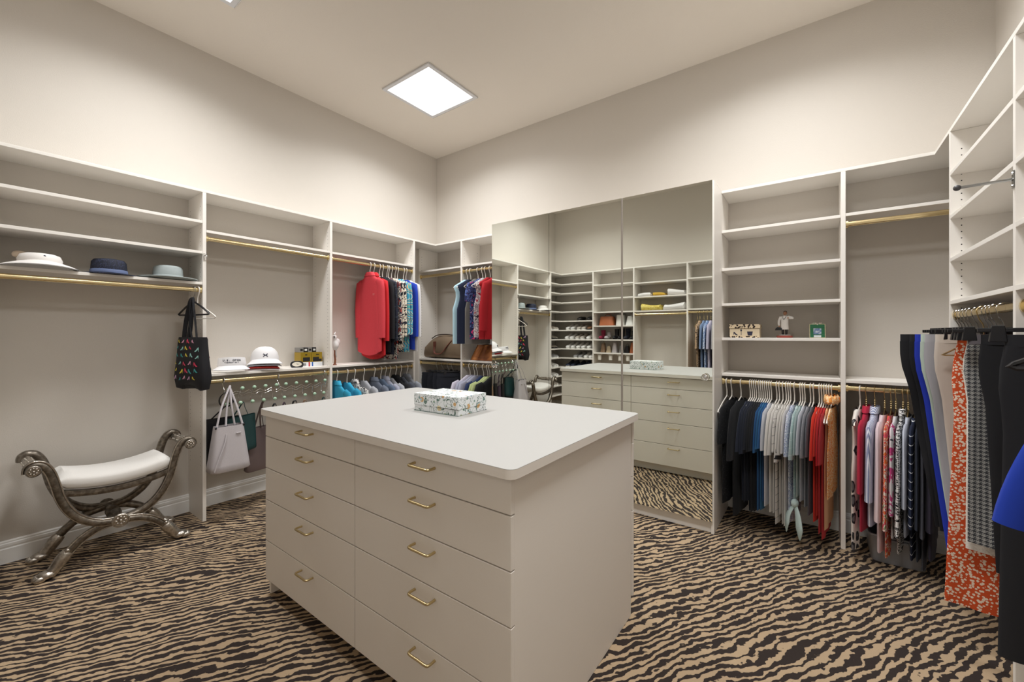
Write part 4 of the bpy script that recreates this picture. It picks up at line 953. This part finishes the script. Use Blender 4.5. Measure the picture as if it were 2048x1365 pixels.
MB().box(-.115, -.075, -.123, -.112, .14, .20).build('handle_tab', lth, d, bevel=.002)
MB().tube(bez([(-.2, -.06, .235), (-.1, -.07, .275), (.05, -.07, .283), (.22, -.065, .27)], 4), .006, 6).build('zip_piping', mat('dark_piping', '#43372c', .7), d, smooth=True)
cw = gmat('cowhide', lambda g: g.ramp(g.noise(g.mp(g.co(), (1, 1, 1.2)), 7, 4, .6, .8), [(0, '#2c170c'), (.42, '#7a4522'), (.55, '#a2622e'), (.75, '#c98a4c')], 'LINEAR'), .75)
t_, b_ = bag('hide_bag', 'brown cowhide handbag slumped on the shelf beside the mirror', (.975, -.165, 1.068), .2, .26, .40, .168, cw, (([(0, -.10, .160), (-.03, -.04, .168), (-.03, .04, .168), (0, .10, .160)], .008),), rz=-90, mh=lth, depth_top=.3)

# ------------------------------------------------------------------ shelf things beside the mirror wardrobe
SH = 1.331
leo = spots('box_leopard', '#d8c3a2', '#2a1d16', 62, .42)
b = thing('keepsake_box', 'cream keepsake box with a leopard print lid and inked shoe and basket drawings', 'box', (3.4545, -.2, SH))
crm = mat('cream_card', '#d6c4a6', .6)
MB().box(-.094, .094, -.06, .06, 0, .066).build('body', crm, b, bevel=.0015); MB().box(-.0975, .0975, -.0635, .0635, .067, .096).build('lid', leo, b, bevel=.002); MB().box(-.0945, .0945, -.0608, -.0602, .0, .012).build('base_band', leo, b)
q = MB(); q.poly([(-.055 + .028 * a, -.0606, .028 + .028 * c) for a, c in HEEL], (0, -.0004, 0)); q.poly([(-.02 + .03 * a, -.0606, .038 + .038 * c) for a, c in [(-.06, -.5), (.06, -.5), (.05, .2), (.2, .35), (.1, .6), (-.15, .6), (-.2, .35), (-.05, .2)]], (0, -.0004, 0)); q.poly([(.035 + .036 * a, -.0606, .034 + .036 * c) for a, c in [(-.35, -.5), (.35, -.5), (.5, .3), (-.5, .3)]], (0, -.0004, 0)); q.build('ink_drawing', ink, b)
fg = thing('doctor_figurine', 'small figurine in a white coat holding a black bag on a red base', 'figurine', (3.693, -.2, SH))
skin = mat('figurine_skin', '#b98a6c', .5); coat = mat('figurine_coat', '#e6e1da', .45); trs = mat('figurine_trousers', '#2c2622', .5); hair = mat('figurine_hair', '#241812', .5)
MB().lathe([(.046, 0), (.048, .003), (.048, .012), (.044, .015), (.03, .016)], 28).build('base', mat('red_base', '#8e3a2c', .35), fg, smooth=True)
MB().lathe([(.036, .0162), (.036, .021), (.028, .023)], 28).build('plinth', mat('plinth_grey', '#a7a49e', .5), fg, smooth=True)
for sx in (-1, 1):
    MB().tube(bez([(sx * .010, 0, .0225), (sx * .0105, 0, .045), (sx * .010, 0, .075)], 3), [.007, .0068, .0072, .0076, .008, .0082, .0085], 10).build('leg', trs, fg, smooth=True)
    MB().ell((sx * .011, -.005, .027), .006, .012, .005, 10, 6).build('shoe', hair, fg, smooth=True)
rg = [[(wx * math.cos(a), wy * math.sin(a), z) for a in [2 * pi * k / 20 for k in range(20)]] for z, wx, wy in ((.058, .024, .016), (.075, .0235, .0155), (.105, .0215, .014), (.125, .0225, .014), (.142, .0245, .0135), (.150, .020, .012), (.155, .008, .008))]
MB().loft(rg).build('coat', coat, fg, smooth=True)
MB().tube(bez([(-.021, 0, .147), (-.031, -.003, .125), (-.034, -.006, .10), (-.031, -.010, .085)], 3), [.0085, .0085, .008, .0078, .0075, .0072, .007, .0068, .0065, .006], 10).build('arm', coat, fg, smooth=True)
MB().tube(bez([(.021, 0, .147), (.034, -.004, .143), (.047, -.009, .137), (.040, -.016, .134), (.024, -.018, .137)], 3), [.0085, .0085, .008, .0078, .0078, .0076, .0075, .0072, .007, .0068, .0065, .006, .0058], 10).build('arm', coat, fg, smooth=True)
MB().ell((-.031, -.010, .079), .005, .004, .007, 8, 6).ell((.021, -.018, .138), .006, .004, .0045, 8, 6).build('hands', skin, fg, smooth=True)
m_ = MB().ell((.003, -.002, .172), .0105, .012, .0145, 16, 12); m_.tube([(.001, 0, .152), (.002, -.001, .165)], .0055, 10); m_.ell((.003, -.0145, .171), .002, .003, .003, 6, 5); m_.ell((-.0075, -.001, .171), .002, .003, .004, 6, 5); m_.ell((.0135, -.001, .171), .002, .003, .004, 6, 5); m_.build('head', skin, fg, smooth=True)
MB().ell((.003, .001, .178), .0115, .0125, .011, 14, 8).build('hair', hair, fg, smooth=True)
MB().tube(bez([(-.009, -.011, .152), (-.010, -.0155, .138), (-.004, -.0165, .128), (.004, -.016, .138), (.009, -.012, .152)], 3), .0012, 6).build('stethoscope', dkp, fg, smooth=True)
MB().poly([(-.056, -.016, .052), (-.012, -.016, .052), (-.016, -.016, .068), (-.028, -.016, .075), (-.042, -.016, .075), (-.052, -.016, .066)], (0, .014, 0)).build('doctor_bag', black_pl, fg, bevel=.002)
pf = thing('picture_frame', 'small green picture frame with flowers on top leaning on the shelf', 'picture frame', (3.876, -.205, SH)); pf.rotation_euler = (R(-8), 0, R(6))
gr = mat('green_enamel', '#1f6b45', .4)
m_ = MB()
for a in ((-.040, .040, 0, .024), (-.040, .040, .066, .092), (-.040, -.022, .024, .066), (.022, .040, .024, .066)): m_.box(a[0], a[1], -.006, .004, a[2], a[3])
m_.build('frame', gr, pf, bevel=.0015)
MB().box(-.0225, .0225, -.001, .002, .0235, .0665).build('photo', gmat('tiny_photo', lambda g: g.ramp(g.noise(g.co(), 34, 1), [(.3, '#dfe4ea'), (.5, '#5f7fae'), (.62, '#c9d2de'), (.75, '#b98a96')], 'LINEAR'), .5), pf)
m_ = MB()
for a in ((-.043, .043, -.0005, .003), (-.043, .043, .091, .0945), (-.043, -.040, .003, .091), (.040, .043, .003, .091)): m_.box(a[0], a[1], -.0065, .0045, a[2], a[3])
m_.build('gilt_rim', mat('gilt', '#d8cfa8', .35, .4), pf)
m_ = MB(); 
for k in range(7): m_.ell((-.024 + .008 * k, -.006, .0955 + .004 * math.sin(k * 1.5)), .005, .004, .005, 8, 6)
m_.build('flower_trim', blots('flower_trim', ['#c86a7a', '#e8dcd0', '#4a8a5a', '#d9b0b8'], 90), pf, smooth=True)
MB().box(-.02, .02, -.0072, -.0062, .004, .018).build('name_plate', whp, pf)
MB().poly([(-.008, .004, .07), (.008, .004, .07), (.014, .044, .006), (-.014, .044, .006)], (0, .002, .001)).build('easel_leg', dkp, pf)

# storage bin and valet rod
bi = thing('storage_bin', 'grey translucent plastic storage bin on the carpet under the blouses', 'bin', (4.255, -.215, 0))
gp = mat('grey_plastic', '#a2a4aa', .35, 0, Alpha=1.0)
rg = [[(x * k, y * k, z) for x, y in rrect(-.125, .125, -.15, .15, .03, 4)] for z, k in ((0, .93), (.004, .95), (.15, 1.02), (.155, 1.06), (.165, 1.06))]
rg += [[(x * k, y * k, z) for x, y in rrect(-.125, .125, -.15, .15, .03, 4)] for z, k in ((.165, 1.0), (.008, .92))]
MB().loft(rg).build('body', gp, bi, smooth=True)
for sy in (-1, 1): MB().box(-.04, .04, sy * .156, sy * .168, .138, .152).build('handle_grip', gp, bi, bevel=.002)
vr = thing('valet_rod', 'pull-out steel valet rod with a ball end on the right wall panel', 'valet rod', (XR - .0005, -1.46, 1.893))
MB().tube([(0, 0, 0), (-.13, 0, -.002)], .0052, 12).build('rod', steel, vr, smooth=True); MB().ell((-.135, 0, -.002), .011, .0105, .0105, 14, 9).build('ball_end', mat('dark_knob', '#4a484a', .4), vr, smooth=True)
MB().box(-.003, 0, -.009, .009, -.03, .03).build('plate', steel, vr, bevel=.001)
for dz in (-.022, .022): MB().lathe([(.005, 0), (.004, .003), (.001, .0035)], 10, (0, 0, 0), 'x').xf(Matrix.Translation((-.003, 0, dz)) @ Matrix.Rotation(pi, 4, 'Z')).build('screw', chrome, vr)

# ------------------------------------------------------------------ floral box on the island
def chin(g):
    v = g.co(); st = g.m('ABSOLUTE', g.m('SUBTRACT', g.noise(v, 16, 2, .5, 2.2), .5)); stem = g.m('LESS_THAN', st, .016)
    lf = g.vor(g.mp(v, (1, 1, 1)), 46).outputs[0]; leaf = g.m('MULTIPLY', g.m('LESS_THAN', lf, .33), g.m('GREATER_THAN', g.noise(v, 22, 2), .5))
    fl = g.m('LESS_THAN', g.vor(v, 15).outputs[0], .2); c = '#e2e4e4'
    c = g.mix(leaf, c, g.ramp(g.noise(v, 40, 1), [(0, '#5d7a70'), (.45, '#7f9a94'), (.55, '#a9b389'), (.62, '#8aa4b0')])); c = g.mix(stem, c, '#4f6a5c'); c = g.mix(fl, c, g.ramp(g.noise(v, 25, 1), [(0, '#c9a06a'), (.5, '#a9bcc4'), (.58, '#d8c79a')])); return c
cb = gmat('floral_paper', chin, .5)
fb = thing('gift_box', 'white lidded box covered in green floral and bird paper on the island', 'box', (2.362, -2.125, ITOP), 2)
MB().box(-.148, .148, -.104, .104, .001, .06).build('body', cb, fb, bevel=.001); MB().box(-.15, .15, -.106, .106, .0305, .088).build('lid', cb, fb, bevel=.0015)
MB().box(.02, .152, -.1065, -.1058, .0285, .0305).build('lid_gap', dark, fb)
trm = mat('paper_edge', '#6a8078', .6)
for a in ((-.151, .151, -.1065, -.1055), (-.151, .151, .1055, .1065)): MB().box(*a, 0, .003).build('edge_trim', trm, fb)

# ------------------------------------------------------------------ shoes and bags on the near wall (seen in the mirrors)
def shoe_meshes(nm, upper, sole, tall=.06, L=.26):
    rg = []
    for f, w_, z0, z1 in ((0, .018, .02, .055 + tall * .6), (.06, .03, .016, .06 + tall), (.2, .033, .016, .06 + tall), (.38, .033, .016, .055 + tall * .7), (.55, .036, .016, .07), (.75, .042, .016, .058), (.9, .038, .016, .048), (.99, .018, .018, .032)):
        rg.append([(w_ * math.cos(a), L * f, (z0 + z1) / 2 + (z1 - z0) / 2 * math.sin(a)) for a in [2 * pi * k / 12 for k in range(12)]])
    u_ = MB().loft(rg).mesh('upper', upper, True)
    s2 = [[((w_ + .004) * math.cos(a), L * f, z) for f, w_ in ((-.01, .0),)] for z in (0,) for a in (0,)]
    out = []
    for k in range(24):
        a = 2 * pi * k / 24; y = L / 2 + (L / 2 + .006) * math.sin(a); w_ = .036 + .008 * (y / L); out.append((w_ * math.copysign(abs(math.cos(a)) ** .7, math.cos(a)), y))
    so = MB().loft([[(x, y, z) for x, y in out] for z in (0, .018)]).mesh('sole', sole, True); return u_, so
rub = mat('rubber_white', '#e4e2de', .6); rubd = mat('rubber_dark', '#2a2826', .6)
SHM = {'white': shoe_meshes('w', mat('shoe_white', '#e2dfdc', .6), rub, .05), 'pale': shoe_meshes('p', mat('shoe_pale', '#bdb4aa', .6), rub, .045), 'tan': shoe_meshes('t', mat('shoe_tan', '#8d6446', .6), rubd, .0, .24), 'navy': shoe_meshes('n', mat('shoe_navy', '#232b40', .6), rub, .05), 'grey': shoe_meshes('g', mat('shoe_grey', '#8e8c8c', .6), rub, .05), 'black': shoe_meshes('b', mat('shoe_black', '#1c1a1a', .5), rubd, .01), 'silver': shoe_meshes('s', mat('shoe_silver', '#a39c92', .3, .5), rubd, .0, .24)}
SN = {'white': 'white trainer', 'pale': 'pale beige trainer', 'tan': 'tan leather flat shoe', 'navy': 'navy trainer', 'grey': 'grey trainer', 'black': 'black shoe', 'silver': 'silver flat shoe'}
def shoe(kind, x, y, z, rz, row):
    t_ = thing('shoe', '%s on the %s shoe shelf across from the mirrors' % (SN[kind], row), 'shoe', (x, y, z), rz, '%ss on the %s shoe shelf' % (SN[kind], row)); part('upper', SHM[kind][0], t_); part('sole', SHM[kind][1], t_)
rows = [(4, 'black', 'fifth', [(.62, 'black'), (.8, 'black')]), (5, None, 'sixth', [(.40, 'white'), (.495, 'white'), (.61, 'pale'), (.705, 'pale'), (.80, 'tan')]), (6, None, 'seventh', [(.38, 'white'), (.48, 'white'), (.58, 'pale'), (.68, 'pale'), (.79, 'white')]), (7, None, 'eighth', [(.40, 'white'), (.50, 'white'), (.60, 'white'), (.70, 'white'), (.80, 'white')]), (8, None, 'ninth', [(.55, 'grey'), (.645, 'grey'), (.742, 'white'), (.838, 'white')]), (9, None, 'tenth', [(.40, 'navy'), (.5, 'navy'), (.62, 'navy'), (.72, 'navy')])]
for ri, _, nm_, items in rows:
    for k, (x, kd) in enumerate(items): shoe(kd, x, YN + .03, SHZ[ri], (-.6, .8)[k % 2], nm_)
for ri, nm_, kd in ((5, 'sixth', 'pale'), (6, 'seventh', 'silver'), (7, 'eighth', 'silver'), (8, 'ninth', 'grey'), (9, 'tenth', 'white'), (10, 'eleventh', 'white'), (11, 'twelfth', 'pale')):
    for k in range(3): shoe(kd, .03, YP - .065 - .105 * k, SHZ[ri], -90 + (3, -4)[k % 2], nm_)
orl = mat('orange_leather', '#a8603a', .5)
bag('handbag', 'orange-brown leather satchel on the shelf across from the mirrors', (1.1, YN + .15, 1.492), .26, .18, .22, .15, orl, (([(-.07, 0, .14), (-.03, 0, .185), (.03, 0, .185), (.07, 0, .14)], .008),), open_=False, depth_top=.8)
bag('handbag', 'white canvas tote standing beside the orange-brown satchel', (1.33, YN + .15, 1.492), .14, .16, .18, .17, mat('white_canvas', '#dad7d0', .8), (([(-.03, -.05, .16), (-.02, 0, .205), (-.03, .05, .16)], .006),), open_=True, depth_top=.8)
bag('handbag', 'puffy white pouch bag on the shelf beside the white tote', (1.49, YN + .15, 1.492), .14, .14, .18, .15, mat('white_nylon', '#e2e1de', .6), (([(-.03, -.02, .14), (0, 0, .17), (.03, .02, .14)], .006),), open_=False, depth_top=.5)
for k, (x, mm, lb2, hh) in enumerate(((1.0, mat('magenta_suede', '#8e2344', .8), 'magenta ankle boot on the boot shelf across from the mirrors', .15), (1.1, lw, 'pale grey boot bag on the boot shelf across from the mirrors', .12), (1.24, lk, 'black boot beside the pale grey boot bag', .17), (1.33, lk, 'black boot in the middle of the boot shelf', .18), (1.43, f_blk2, 'charcoal printed boot on the boot shelf', .18), (1.53, lk, 'black boot at the linen end of the boot shelf', .14))):
    t_ = thing('ankle_boot', lb2, 'boot', (x, YN + .06, 1.267)); m_ = MB()
    m_.tube(bez([(0, .05, .03), (0, .045, .08), (0, .05, hh)], 3), [.036, .034, .033, .034, .036, .038, .04], 12); m_.ell((0, .13, .03), .036, .085, .03, 14, 8); m_.build('upper', mm, t_, smooth=True); MB().box(-.034, .034, .02, .21, 0, .006).build('sole', rubd, t_, bevel=.002)
for k, (x, mm, lb2, hh) in enumerate(((1.03, lb_, 'slim tan bag on the small bag shelf across from the mirrors', .15), (1.13, mat('cream_straw', '#b8a68c', .8), 'cream straw pouch on the small bag shelf', .11), (1.23, lw, 'pale leather bucket pouch on the small bag shelf', .16), (1.35, slv, 'silver clutch on the small bag shelf', .12), (1.44, lk, 'small black bag on the small bag shelf', .12), (1.53, orl, 'orange-brown hoop bag at the end of the small bag shelf', .17))):
    bag('handbag', lb2, (x, YN + .17, 1.048), .09, .07, .10, hh, mm, (([(-.025, 0, hh - .01), (0, 0, hh + .03), (.025, 0, hh - .01)], .004),), open_=False, n1=18)
for k, x in enumerate((1.0, 1.19, 1.35, 1.48)):
    t_ = thing('boot_shaper', 'white boot shaper clipped under the small bag shelf across from the mirrors', 'boot shaper', (x, YF - .05, 1.028), 0, 'boot shapers under the small bag shelf')
    MB().box(-.045, .045, -.02, .02, -.022, 0).build('clip', white_pl, t_, bevel=.003); MB().lathe([(.03, -.1), (.032, -.06), (.03, -.023)], 16).build('stem', white_pl, t_, smooth=True)
def folded(name, label, loc, L_, D, Hh, m, seed, cat='linen'):
    rg = []
    for k in range(15):
        x = -L_ / 2 + L_ * k / 14; e = min(1, (1 - abs(x) / (L_ / 2)) * 5 + .3); hh = Hh * (.84 + .16 * math.sin(3.2 * x / L_ + seed)) * e
        rg.append([(x + .008 * math.sin(a * 2 + seed), D / 2 * e * math.copysign(abs(math.cos(a)) ** .6, math.cos(a)), max(.0, hh * (.5 + .5 * math.sin(a)) + .004 * math.sin(6 * a + 18 * x + seed)) + .001) for a in [2 * pi * j / 20 for j in range(20)]])
    o = MB().loft(rg).build(name, m, smooth=True); o.location = loc; return tag(o, label, cat)
yl = fab('mustard', '#d2a93c'); yl2 = blots('yellow_print', ['#d9c25a', '#e6d884', '#c9ae44', '#e0cd70'], 24)
folded('folded_linen', 'white folded linen at the boot end of the upper linen shelf', (1.735, YN + .17, 1.936), .22, .22, .06, f_wht, 1); folded('folded_linen', 'mustard yellow folded linen between two white ones', (1.96, YN + .17, 1.936), .2, .22, .055, yl, 2); folded('folded_linen', 'thick white folded linen at the shirt end of the upper linen shelf', (2.215, YN + .17, 1.936), .27, .22, .10, f_wht, 3)
folded('folded_linen', 'yellow printed bundle on the lower linen shelf', (1.84, YN + .17, 1.717), .32, .23, .12, yl2, 4); folded('folded_linen', 'white folded bedding on the lower linen shelf', (2.185, YN + .17, 1.717), .33, .24, .12, f_wht, 5.5)
